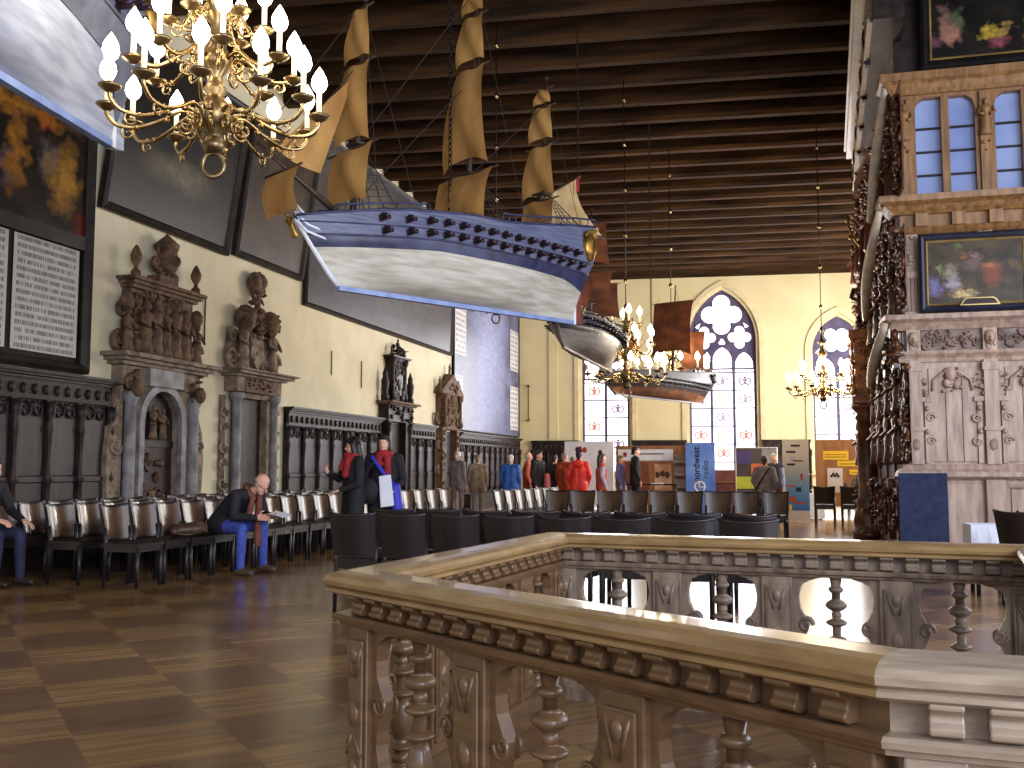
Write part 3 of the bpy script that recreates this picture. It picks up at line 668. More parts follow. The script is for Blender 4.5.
# ------------------------------------------------------------------ ship models hanging from the ceiling
def make_ship(name,label,loc,heading,scale,bottom,wale,bulw,lid,sail,spanker,keelm,rud,zceil=8.0,chain_at=.15,full=True,mats_rope='rope',sailset=None,hb=.45,wh=.10,dip=.10):
    r=thing(name,label,'ship model',loc,heading,'ship models hanging from the ceiling'); sc3=scale if isinstance(scale,tuple) else (scale,)*3; r.scale=sc3; scale=sc3[2]
    L,B=3.5,.42
    def sheer(u): return .78+.15*min(1,(1-u)/.45)+.24*max(0,(.45-u)/.45)**1.3-.15*max(0,(u-.78)/.22)**1.4
    def pt(u,z,side):
        zs=sheer(u); v=min(1,z/zs)
        fu=(.66+.34*(1-((.5-u)/.5)**2)) if u<.5 else max(.0,1-((u-.5)/.5)**2.8)**.8
        p=.34+1.25*max(0,(.4-u)/.4)**1.3+.6*max(0,(u-.68)/.32)**1.5
        vv=min(1,v/.62); g=vv**p
        if v>.62: g*=1-.16*((v-.62)/.38)
        x=L*(u-.5)+.62*(z/.78)**.9*max(0,(u-.72)/.28)**2-.14*z*max(0,(.1-u)/.1)
        return Vector((x,side*(.022+B*fu*g),z))
    US=[i/34 for i in range(35)]
    def band(nm,zf0,zf1,nv,m,off=0):
        mb=MB()
        for side in(-1,1):
            vs=[];
            for j in range(nv+1):
                for u in US:
                    z=zf0(u)+(zf1(u)-zf0(u))*j/nv; q=pt(u,z,side); q.y+=side*off; vs.append(q)
            n=len(US); fs=[]
            for j in range(nv):
                for i in range(n-1):
                    f=(j*n+i,j*n+i+1,(j+1)*n+i+1,(j+1)*n+i); fs.append(f if side<0 else tuple(reversed(f)))
            mb.add(vs,fs,True)
        # close stern and stem
        for ui in(0,len(US)-1):
            u=US[ui]; vs=[];
            for j in range(nv+1):
                z=zf0(u)+(zf1(u)-zf0(u))*j/nv
                vs+=[pt(u,z,-1),pt(u,z,1)]
            fs=[(2*j,2*j+1,2*j+3,2*j+2) for j in range(nv)]
            mb.add(vs,fs if ui else [tuple(reversed(f)) for f in fs])
        return mb.build(nm,m,r)
    hw=lambda u: hb-.10*max(0,(u-.7)/.3)**1.3
    hbf=lambda u: hw(u)-dip*max(0,(.14-u)/.14)**1.8
    band('hull_bottom',lambda u:.0,hbf,9,bottom)
    band('hull_wale',hbf,lambda u:hw(u)+wh,3,wale,.008)
    band('bulwark',lambda u:hw(u)+wh,sheer,6,bulw)
    # keel and stem
    mb=MB(); mb.box(-L/2-.02,L/2,-.03,.03,-.05,.0)
    k=mb.build('keel',keelm,r)
    mb=MB(); mb.tube([pt(1,z,0) for z in(0,.12,.24,.36,.48,.60)],.03,6); mb.build('stem',M['hullwhite'] if full else keelm,r)
    mb=MB(); mb.box(-L/2-.04,-L/2,-.035,.035,-.05,.5); mb.build('stern_post',M['hullwhite'] if full else keelm,r)
    mb=MB(); mb.prism([(-L/2-.05,-.05),(-L/2-.16,-.03),(-L/2-.15,.4),(-L/2-.19,.8),(-L/2-.12,.82),(-L/2-.05,.45)],-.03,.03); mb.build('rudder',rud,r)
    # stern gallery
    mb=MB(); mb.box(-L/2-.17,-L/2-.08,-.27,.27,.82,1.14); mb.tube([(-L/2-.2,-.26,1.16),(-L/2-.22,0,1.22),(-L/2-.2,.26,1.16)],.035,6)
    for s in(-1,1):
        mb.ball((-L/2+.0,s*.31,.9),(.12,.06,.2),8); spiral(mb,0,0,0,.1,1.4,.02,s,0,6,T(-L/2-.0,s*.33,1.0))
    mb.build('stern_gallery',M['gold'] if full else M['hulld'],r)
    mb=MB()
    for i in range(5): mb.box(-L/2-.185,-L/2-.16,-.22+.1*i-.03,-.22+.1*i+.03,.9,1.04)
    mb.build('stern_windows',M['gunblack'],r)
    # deck and rails
    mb=MB(); vs=[];n=len(US)
    for u in US:
        a=pt(u,sheer(u)-.08,-1); vs+=[a,Vector((a.x,-a.y,a.z))]
    mb.add(vs,[(2*i,2*i+2,2*i+3,2*i+1) for i in range(n-1)]); mb.build('deck',M['mast'],r)
    mb=MB()
    for s in(-1,1):
        mb.tube([pt(u,sheer(u),s)+Vector((0,0,.01)) for u in US],.016,5)
        mb.tube([pt(u,hw(u)+wh+.015,s)+Vector((0,s*.008,0)) for u in US],.012,5)
        mb.tube([pt(u,hw(u)+wh+.135,s)+Vector((0,s*.006,0)) for u in US],.008,5)
    mb.build('hull_rail',wale,r)
    # superstructure along the quarterdeck and waist
    for s in(-1,1):
        mb=MB()
        q=[pt(u,sheer(u),s)+Vector((0,0,.10)) for u in US[:16]]; mb.tube(q,.012,5)
        for i in range(0,16): a=pt(US[i],sheer(US[i]),s); mb.tube([a,a+Vector((0,0,.1))],.008,4)
        mb.build('deck_railing',wale,r); mb=MB()
        q=[pt(u,sheer(u),s)+Vector((0,0,.08)) for u in US[25:33]]; mb.tube(q,.012,5)
        for i in range(25,33): a=pt(US[i],sheer(US[i]),s); mb.tube([a,a+Vector((0,0,.08))],.008,4)
        mb.build('deck_railing',wale,r)
    MB().box(.95,1.3,-.16,.16,.7,.88).build('deck_house',M['hulld'],r,.02)
    # cannons in two rows with open port lids
    first=None; cnt=0
    cm=MB(); cm.tube([(0,.02,0),(0,-.10,0),(0,-.125,0)],[.024,.019,.026],8); cm.box(-.035,.035,-.004,.02,-.035,.035); cm.box(-.034,.034,-.006,.004,.0,.05,Matrix.Translation((0,-.01,.03))@RX(rad(60)))
    proto=cm.build('cannon',[lid],None)
    for row,(dz,u0,nn) in enumerate(((.165,.06,15),(.30,.09,14))):
        for i in range(nn):
            u=u0+(.86-u0)*i/(nn-1)
            for s in(-1,1):
                z=hw(u)+dz+wh-.1; 
                if z>sheer(u)-.05: z=sheer(u)-.05
                q=pt(u,z,s)
                o=proto if first is None else proto.copy()
                if first is not None: COL.objects.link(o)
                first=1; o.parent=r; o.location=q; o.rotation_euler=(0,0,0 if s<0 else pi)
    # bowsprit, head rails, figurehead
    bs0=Vector((L/2-.1,0,.68)); bs1=Vector((L/2+.95,0,1.28))
    mb=MB(); mb.tube([bs0,bs1],[.04,.018],8); mb.build('bowsprit',M['mast'],r)
    mb=MB()
    for k,(za,zb) in enumerate(((.46,.60),(.53,.68),(.60,.76))):
        for s in(-1,1):
            mb.tube([(L/2-.02,s*.13,za),(L/2+.2,s*.1,za-.03),(L/2+.4,s*.05,za+.03),(L/2+.52,0,zb)],.014,6)
    mb.build('head_rails',M['hullwhite'] if full else M['mast'],r)
    mb=MB(); figure(mb,0,0,0,.26,T(L/2+.5,0,.42)@RY(rad(25))@RZ(pi/2)); mb.build('figurehead',M['gold'] if full else M['mast'],r)
    # masts, yards, sails
    SS=sailset or [
      ('fore', 1.58,3.1,[(.86,1.46,.62,.80,.07),(1.50,2.38,.62,.50,.08),(2.42,3.00,.46,.34,.04)]),
      ('main', .02,3.85,[(.84,1.50,.78,.98,.12),(1.58,2.78,.78,.52,.12),(2.84,3.42,.5,.40,.05),(3.46,3.8,.38,.28,.03)]),
      ('mizzen',-1.18,3.0,[(1.05,1.42,.5,.56,.04),(1.46,2.12,.56,.42,.07),(2.18,2.62,.42,.34,.04),(2.66,2.86,.3,.22,.02)])]
    for nm,x0,h,tiers in SS:
        rake=-.055; mx=lambda z:x0+rake*(z-.8)
        mb=MB(); mb.tube([(mx(.6),0,.6),(mx(1.6),0,1.6),(mx(h),0,h)],[.04,.032,.012],8); mb.box(mx(1.5)-.09,mx(1.5)+.07,-.1,.1,1.5,1.53); mb.ball((mx(h),0,h+.02),.025,6); mb.build('mast',M['mast'],r)
        for z0,z1,w0,w1,bel in tiers:
            mb=MB(); mb.tube([(mx(z1)+.05,-w1/2-.06,z1),(mx(z1)+.05,0,z1),(mx(z1)+.05,w1/2+.06,z1)],[.01,.02,.01],6); mb.build('yard',M['mast'],r)
            def sf(a,b,z0=z0,z1=z1,w0=w0,w1=w1,bel=bel):
                z=z0+(z1-z0)*b; w=w0+(w1-w0)*b; y=(a-.5)*w
                z2=z+(1-b)*.10*(z1-z0)*(1-(2*a-1)**2)
                return (mx(z)+.06+bel*sin(pi*b)**.8*(.6+.4*(1-(2*a-1)**2))+.02*sin(9*a+5*b),y*(1-.06*sin(pi*b)),z2)
            mb=MB(); mb.grid(sf,8,8); mb.build('sail',sail,r)
        # shrouds with ratlines
        mb=MB(); u=.5+(x0-.15)/L; zt=min(h*.55,1.55)
        for s in(-1,1):
            base=[]
            for k in range(5):
                uu=min(.9,max(.06,.5+(x0-.05-.10*k)/L)); a=pt(uu,sheer(uu),s); base.append(a); mb.tube([a,(mx(zt),s*.06,zt)],.005,4,None,False)
            for j in range(1,9):
                t=j/10; mb.tube([base[0].lerp(Vector((mx(zt),s*.06,zt)),t),base[4].lerp(Vector((mx(zt),s*.06,zt)),t)],.003,4,None,False)
            mb.tube([(mx(h-.1),0,h-.1),pt(max(.05,.5+(x0-.6)/L),sheer(.4),s)],.004,4,None,False)
        mb.build('shrouds',M[mats_rope],r)
    mb=MB(); mb.tube([(1.6,0,2.9),bs1],.005,4); mb.tube([(1.6,0,2.3),bs0.lerp(bs1,.8)],.005,4); mb.tube([(.0,0,3.6),(1.55,0,1.5)],.005,4); mb.tube([(0,0,2.6),(1.55,0,.9)],.005,4); mb.tube([(-1.2,0,2.6),(-.02,0,1.5)],.005,4); mb.build('stays',M[mats_rope],r)
    if full:
        # jib and spritsail at the bow, gaff sail at the stern
        A,Bp,Cp=Vector((1.58,0,2.25)),Vector((2.5,0,1.27)),Vector((1.98,0,1.12))
        mb=MB(); mb.grid(lambda a,b:(A*(1-b)+(Bp*(1-a)+Cp*a)*b)+Vector((0,-.07*sin(pi*a)*b,0)),6,8); mb.build('jib',sail,r)
        p=bs0.lerp(bs1,.72)
        mb=MB(); mb.tube([(p.x,-.34,p.z-.05),(p.x,.34,p.z-.05)],.014,6); mb.build('yard',M['mast'],r)
        mb=MB(); mb.grid(lambda a,b:(p.x+.06*sin(pi*b),(a-.5)*.58,p.z-.06-.42*(1-b)),6,6); mb.build('spritsail',sail,r)
        G0,G1,K0,K1=Vector((-1.24,0,1.48)),Vector((-1.84,0,1.84)),Vector((-1.2,0,1.16)),Vector((-2.34,0,1.18))
        mb=MB(); mb.grid(lambda a,b:(K0.lerp(K1,a)*(1-b)+G0.lerp(G1,a)*b)+Vector((.16*a*sin(pi*b),-.06*sin(pi*a),0)),8,8); mb.build('gaff_sail',spanker,r)
        mb=MB(); mb.tube([(-1.18,0,1.45),(-1.92,0,1.90)],.014,6); mb.build('gaff',M['mast'],r)
        mb=MB(); mb.tube([(-1.15,0,1.13),(-2.4,0,1.16)],.014,6); mb.build('boom',M['mast'],r)
        fl=MB(); fl.grid(lambda a,b:(-1.90+.10*a,.02*sin(6*a),1.9-.2*b-.08*a),4,3); fl.build('flag',M['redcl'],r)
    # chains to the beam
    mb=MB(); top=(zceil-loc[2])/scale
    for xx in (chain_at,):
        z=.8
        while z<top:
            e=.075; rot=(int(z*100/7)%2)
            pts=[]
            for k in range(8):
                a=2*pi*k/8; dx=.022*cos(a)
                pts.append((xx+(dx if rot else 0),-.14+(0 if rot else dx),z+.045*sin(a)))
            mb.tube(pts,.008,4,None,False,True); z+=.07
    mb.build('suspension_chain',M['iron'],r)
    return r
HB=atan=math.atan2(-.852,-.524)
make_ship('ship_model','big white-bottomed blue-grey warship model with ochre sails, hanging in the middle left',(-3.355,10.78,3.05),HB,1.0,M['hullw'],M['hullblue'],M['bulw'],M['maroon'],M['sail'],M['sailp'],M['keelblue'],M['rudder'])
make_ship('ship_model','white-bottomed ship hull cut off by the top left corner, beside the near chandelier',(-4.36,4.32,3.55),math.atan2(-.99,.13),1.0,M['hullcool'],M['walegrey'],M['bulw'],M['maroon'],M['sail'],M['sailp'],M['keelblue'],M['hullcool'],chain_at=1.2,hb=.42,wh=.2,dip=.3)
SSr=[('fore',1.2,3.2,[(1.0,1.7,.6,.65,.08),(1.8,2.6,.5,.4,.05)]),('main',-.1,4.0,[(1.4,2.3,.8,.85,.12),(2.45,3.6,.75,.6,.1)]),('mizzen',-1.15,2.7,[(1.3,2.3,.7,.6,.05)])]
make_ship('ship_model','grey-hulled ship model with dark upper works just behind the big ship\'s rudder',(-2.72,15.0,2.85),math.atan2(-1,-.02),(1.0,.85,.6),M['hullgrey'],M['hulld'],M['hulld'],M['gunblack'],M['sailr'],M['sailr'],M['hullgrey'],M['hulld'],full=False,sailset=SSr)
SSe=[('fore',1.2,2.6,[(1.2,2.0,.5,.5,.05)]),('main',-.45,4.2,[(1.6,3.6,.95,1.0,.1)]),('mizzen',-1.35,3.1,[(1.1,2.65,.6,.62,.05)])]
make_ship('ship_model','dark striped ship model with red-brown square sails, farthest, before the middle window',(-2.12,19.6,2.55),math.atan2(-.88,-.47)+.1,(1.0,.9,.55),M['hullwarm'],M['hulld'],M['hulld'],M['gunblack'],M['sailr'],M['sailr'],M['hulld'],M['hulld'],full=False,sailset=SSe,hb=.3)

# ------------------------------------------------------------------ chandeliers
def make_chandelier(label,loc,scale,tiers,lamp,zceil=8.0,lit=True,balls=(1.9,2.7,3.4),ring=True):
    """origin at the bottom ring"""
    r=thing('chandelier',label,'chandelier',loc,random.uniform(0,1),'brass candle chandeliers'); r.scale=(scale,)*3
    mb=MB(); mb.lathe([(.03,.14),(.05,.15),(.075,.19),(.05,.23),(.045,.25),(.10,.30),(.125,.36),(.115,.42),(.07,.47),(.05,.5),(.075,.53),(.05,.57),(.04,.62),(.085,.68),(.10,.74),(.06,.8),(.035,.86),(.05,.9),(.035,.95),(.07,1.0),(.09,1.07),(.06,1.13),(.03,1.2),(.045,1.26),(.10,1.3),(.03,1.33),(.025,1.5),(.04,1.54),(.02,1.6)],16)
    mb.build('stem',M['brassd'],r)
    mb=MB(); mb.tube([(.065*cos(a),0,.07+.075*sin(a)) for a in [2*pi*k/14 for k in range(14)]],.014,6,None,False,True); mb.build('bottom_ring',M['brassd'],r)
    for (n,R,za,zp,ph) in tiers:
        a0=None
        for i in range(n):
            if a0 is None:
                mb=MB()
                mb.tube(smooth_path([(.09,0,za),(.09+.2*(R-.09),0,za+.03),(.09+.42*(R-.09),0,za-.035),(R*.72,0,za-.085),(R*.9,0,za-.075),(R*.99,0,za-.02),(R,0,zp-.02)],4),.0125,6)
                spiral(mb,.17,za-.07,0,.055,1.5,.011,1,pi/2,6); spiral(mb,R*.80,za-.12,0,.045,1.2,.008,-1,pi/2,6)
                mb.ball((R*.45,0,za-.03),.02,6); mb.ball((R*.72,0,za-.085),.019,6)
                a0=mb.build('arm',M['brass'],r)
                mb=MB(); mb.lathe([(.015,-.03),(.03,-.02),(.06,0),(.066,.012),(.05,.006),(.02,.004),(.022,.03)],12,T(R,0,zp)); mb.build('drip_pan',M['brassd'],a0)
                mb=MB(); mb.lathe([(.016,.02),(.016,.155),(.012,.165)],8,T(R,0,zp)); mb.build('candle',M['candle'],a0)
                mb=MB(); mb.lathe([(.014,.155),(.038,.178),(.05,.21),(.044,.25),(.02,.295),(.0,.325)],8,T(R,0,zp)); mb.build('bulb',M['bulb'] if lit else M['bulboff'],a0)
                a0.rotation_euler=(0,0,ph)
            else:
                c=copy_tree(a0,r); c.rotation_euler=(0,0,ph+2*pi*i/n)
    top=(zceil-loc[2])/scale
    mb=MB(); mb.tube([(0,0,1.58),(0,0,top)],.009,6); mb.build('chain',M['iron'],r)
    z=2.0
    while z<top-.3:
        mb=MB(); mb.ball((0,0,z),(.035,.035,.045),10); mb.build('chain_ball',M['brass'],r); z+=.8/scale
    if lamp:
        for k in range(3):
            l=bpy.data.lights.new('chandelier_light','POINT'); l.energy=lamp/3; l.color=(1,.78,.5); l.shadow_soft_size=.12
            o=bpy.data.objects.new('chandelier_light',l); COL.objects.link(o); a=2.1*k
            o.location=(loc[0]+.42*scale*cos(a),loc[1]+.42*scale*sin(a),loc[2]+.8*scale)
    return r
T3=[(12,.62,.36,.40,.1),(8,.47,.72,.66,.3),(6,.28,1.0,.94,.2)]
make_chandelier('large near brass chandelier blazing with candle bulbs at the top left',(-3.24,5.25,2.95),1.0,T3,26)
make_chandelier('golden brass chandelier hanging in front of the grey-hulled and dark ships',(-2.42,16.91,2.4),1.0,[(8,.66,.36,.40,.1),(8,.46,.8,.9,.3),(4,.24,1.2,1.25,.2)],160)
make_chandelier('lit chandelier glowing behind the golden one, in front of the middle window',(-2.06,21.1,2.75),1.15,[(12,.66,.36,.40,.2),(6,.42,.7,.72,.3)],400)
make_chandelier('lit chandelier on a beaded chain before the right window, beside the carved column',(.93,20.3,2.35),1.0,[(12,.66,.36,.40,.1),(6,.42,.66,.64,.3)],300)
make_chandelier('chandelier mostly hidden behind the big ship, only its chain and bottom ring showing',(-4.0,14.3,3.36),.95,[(8,.5,.36,.40,.1),(4,.3,.8,.9,.3)],25)
# ------------------------------------------------------------------ staircase balustrade in the foreground
PTS=[Vector(p) for p in ((-1.375,3.20),(-1.15,5.31),(1.15,5.01),(.68,1.99),(.205,2.045))]   # A B C F D
bal=thing('stair_balustrade','carved oak balustrade with a broad polished handrail around the stairwell in the foreground','balustrade',(0,0,0))
def miter(i):
    a=(PTS[i]-PTS[i-1]).normalized(); b=(PTS[(i+1)%5]-PTS[i]).normalized()
    na=Vector((a.y,-a.x)); nb=Vector((b.y,-b.x)); d=na+nb; return d/max(.2,1+na.dot(nb))
def run(i,prof,name,m,bevel=0):
    mb=MB(); vs=[];k=len(prof)
    for j in(i,(i+1)%5):
        d=miter(j)
        for o,z in prof: vs.append((PTS[j].x+d.x*o,PTS[j].y+d.y*o,z))
    fs=[(q,k+q,k+(q+1)%k,(q+1)%k) for q in range(k)]+[tuple(range(k)),tuple(reversed(range(k,2*k)))]
    mb.add(vs,fs)
    return lift(mb.build(name,m,bal,bevel))
CAP=[(-.085,.762),(-.10,.772),(-.10,.785),(-.09,.79),(-.105,.80),(-.108,.818),(-.098,.836),(-.075,.848),(-.04,.853),(.04,.853),(.075,.848),(.098,.836),(.108,.818),(.105,.80),(.09,.79),(.10,.785),(.10,.772),(.085,.762)]
FRZ=[(-.022,.675),(.022,.675),(.022,.765),(-.022,.765)]
MOL=[(-.04,.628),(-.055,.632),(-.058,.645),(-.075,.652),(-.08,.668),(-.07,.678),(.07,.678),(.08,.668),(.075,.652),(.058,.645),(.055,.632),(.04,.628)]
HED=[(-.032,.57),(.032,.57),(.032,.63),(-.032,.63)]
BOT=[(-.09,0),(.09,0),(.09,.05),(.06,.07),(.06,.1),(-.06,.1),(-.06,.07),(-.09,.05)]
oakA=M['oak'];
def lift(o):
    for v in o.data.vertices:
        z=v.co.z; v.co.z=.853-(.853-z)*.8 if z>=.57 else z*.6266/.57
    return o

bays=[4,4,5,1,3]
nbr=[18,20,24,4,17]
for i in range(5):
    P0,P1=PTS[i],PTS[(i+1)%5]; d=(P1-P0); Ln=d.length; d.normalize(); ang=math.atan2(d.y,d.x)
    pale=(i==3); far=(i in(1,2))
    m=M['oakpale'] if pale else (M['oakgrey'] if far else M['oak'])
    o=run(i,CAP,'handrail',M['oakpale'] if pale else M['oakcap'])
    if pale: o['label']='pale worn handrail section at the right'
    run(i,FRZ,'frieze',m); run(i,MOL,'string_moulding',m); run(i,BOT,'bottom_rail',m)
    F0=Matrix.Translation((P0.x,P0.y,0))@RZ(ang)      # local x along the run
    # console brackets
    proto=MB()
    SPR=[(.02,.68),(.05,.68),(.066,.688),(.07,.702),(.058,.716),(.054,.73),(.066,.742),(.088,.75),(.09,.764),(.02,.764)]
    prof=[(a,b) for a,b in SPR]+[(-a,b) for a,b in reversed(SPR)]
    n=len(prof); w=.03
    proto.add([(x,a,b) for x in(-w,w) for a,b in prof],[tuple(range(n)),tuple(reversed(range(n,2*n)))]+[(k,k+n,(k+1)%n+n,(k+1)%n) for k in range(n)],False)
    br=None
    for k in range(nbr[i]):
        t=.09+(Ln-.18)*k/(nbr[i]-1)
        if br is None: br=lift(proto.build('bracket',m,bal,.004))
        o=br if k==0 else br.copy()
        if k: COL.objects.link(o)
        o.matrix_local=F0@T(t,0,0)
    # bays
    nb=bays[i]; p=(Ln-.14)/nb
    for k in range(nb+1):
        x=.07+p*k
        mb=MB(); hw=.075 if 0<k<nb else .055
        mb.box(-hw,hw,-.045,.045,.09,.63)
        for s in(-1,1):
            mb.box(-hw*.75,hw*.75,s*.05-.006,s*.05+.006,.14,.58)
        pm=lift(mb.build('post',m,bal,.006)); pm.matrix_local=F0@T(x,0,0)
        for s in(-1,1):
            mb=MB(); mb.box(-hw*.6,hw*.6,s*.055-.004,s*.055+.004,.16,.57)
            for zz,q in((.53,.022),(.36,.03),(.2,.024)):
                mb.ball((0,s*.056,zz),(q,.014,q*1.3),8); 
            for sx in(-1,1):
                mb.tube([(sx*.04,s*.056,.56),(sx*.012,s*.058,.47)],.007,5); mb.tube([(sx*.012,s*.058,.30),(sx*.04,s*.056,.24)],.007,5)
            lift(mb.build('post_carving',m,pm))
        W=[(.63,.125),(.622,.12),(.612,.095),(.608,.075),(.598,.068),(.588,.045),(.565,.034),(.52,.024),(.475,.03),(.44,.05),(.41,.068),(.38,.066),(.35,.05),(.32,.034),(.28,.03),(.22,.045),(.16,.08),(.12,.1),(.09,.105)]
        for s in(-1,1):
            if (k==0 and s<0) or (k==nb and s>0): continue
            poly=[(s*hw*.9,.63)]+[(s*(hw+q),z) for z,q in W]+[(s*hw*.9,.09)]
            if s>0: poly=list(reversed(poly))
            mb=MB(); mb.prism(poly,-.022,.022); spiral(mb,s*(hw+.055),.40,-.024,.035,1.3,.008,s); spiral(mb,s*(hw+.055),.40,.024,.035,1.3,.008,s)
            o=lift(mb.build('scroll_wing',m,bal,.003)); o.matrix_local=F0@T(x,0,0)
    BP=bumps([(.09,.12,.042,.042,0),(.12,.16,.03,.022,.012),(.16,.185,.022,.022,.026),(.185,.33,.02,.024,.022),(.33,.36,.022,.022,.026),(.36,.40,.02,.02,0),(.40,.435,.02,.02,.032),(.435,.465,.018,.018,.006),(.465,.52,.018,.018,.034),(.52,.545,.02,.02,.0),(.545,.575,.022,.022,.014),(.575,.635,.022,.03,.0)]); BPX=[(.028,.09),(.04,.1),(.04,.13),(.022,.15),(.022,.165),(.045,.185),(.02,.205),(.03,.25),(.038,.31),(.028,.36),(.02,.39),(.046,.41),(.02,.43),(.018,.46),(.05,.485),(.018,.51),(.022,.54),(.036,.555),(.022,.57),(.03,.59),(.03,.635)]
    first=None
    for k in range(nb):
        if first is None:
            mb=MB(); mb.lathe(BP,16); first=lift(mb.build('baluster',m,bal)); o=first
        else:
            o=first.copy(); COL.objects.link(o)
        o.matrix_local=F0@T(.07+p*(k+.5),0,0)

# ------------------------------------------------------------------ carved two-storey wooden chamber at the right
X0=1.66
ch=thing('carved_chamber','ornate carved wooden chamber on the right, pale oak below and honey-brown with windows above','carved chamber',(X0,14,0))
W=XR-X0; PIL=[.04+.92*i for i in range(5)]
MB().box(.02,W,0,.3,0,3.1).build('lower_wall',M['lightoak'],ch)
MB().box(.02,W,0,.3,3.1,4.6).build('middle_wall',M['warmoak'],ch)
wall=MB()
holes=[]
def winpoly(x0,x1,z0,z1):
    return [(x0,z0),(x0,z1-.16),(x0+.03,z1-.06),(x0+.12,z1),(x1-.12,z1),(x1-.03,z1-.06),(x1,z1-.16),(x1,z0)]
WX=[(.25+.98*i,.99+.98*i) for i in range(4)]
for a,b in WX:
    if b<W: holes.append(winpoly(a,b,4.76,6.14))
plate(wall,[(.02,4.6),(W,4.6),(W,6.3),(.02,6.3)],holes,0,.12); wall.build('window_storey_wall',M['warmoak'],ch)
for a,b in WX:
    if b>=W: continue
    mb=MB(); mb.box(a-.02,b+.02,.13,.15,4.74,6.16); pn=mb.build('window_pane',M['bluepane'],ch)
    c=(a+b)/2
    mb=MB(); mb.box(c-.05,c+.05,-.01,.12,4.74,6.15); fr=mb.build('window_mullion',M['warmoak'],ch,.006)
    mb=MB()
    for z in(5.1,5.42,5.74): mb.box(a,b,.08,.12,z-.012,z+.012)
    mb.build('glazing_bars',M['dark'],ch)
    mb=MB(); mb.box(c-.3,c-.08,.11,.13,4.76,4.9+.2); 
for x in [.1]+[(WX[i][1]+WX[i+1][0])/2 for i in range(3)]:
    mb=MB(); mb.box(x-.07,x+.07,-.05,0,4.72,6.15); carve(mb,x-.06,x+.06,5.3,6.1,-.05,.05,16,int(x*10)+100); figure(mb,x,-.08,5.55,.5); mb.build('herm_pilaster',M['warmoak'],ch)
MB().box(.02,W,0,.3,6.3,ZC).build('upper_wall',M['dark'],ch)
# cornices: near-facing front and return along the hall side
def cor(name,z,prof,m,back=.3):
    mb=MB(); path=[(W,0),(0,0),(-.0,back)]
    pr=[(0,z)]+[(-d,z+h) for d,h in prof]+[(0,z+prof[-1][1])]
    mb.sweep(path,[(o,q) for o,q in reversed(pr)]); return mb.build(name,m,ch)
cor('base_moulding',1.05,[(.05,0),(.12,.04),(.1,.1),(.05,.14),(.06,.2)],M['lightoak'])
cor('plinth',0,[(.14,0),(.14,.16),(.1,.2)],M['lightoak'])
cor('architrave',2.58,[(.05,0),(.07,.05),(.12,.1),(.1,.14)],M['lightoak'])
cor('lower_cornice',3.0,[(.06,0),(.1,.05),(.14,.09),(.22,.13),(.24,.19)],M['lightoak'])
cor('sill_cornice',4.55,[(.06,0),(.12,.05),(.16,.1),(.25,.14),(.26,.22)],M['warmoak'])
cor('middle_string',4.28,[(.05,0),(.1,.05),(.06,.1)],M['warmoak'])
cor('lintel_cornice',6.18,[(.05,0),(.1,.06),(.14,.12),(.2,.16),(.2,.26)],M['warmoak'])
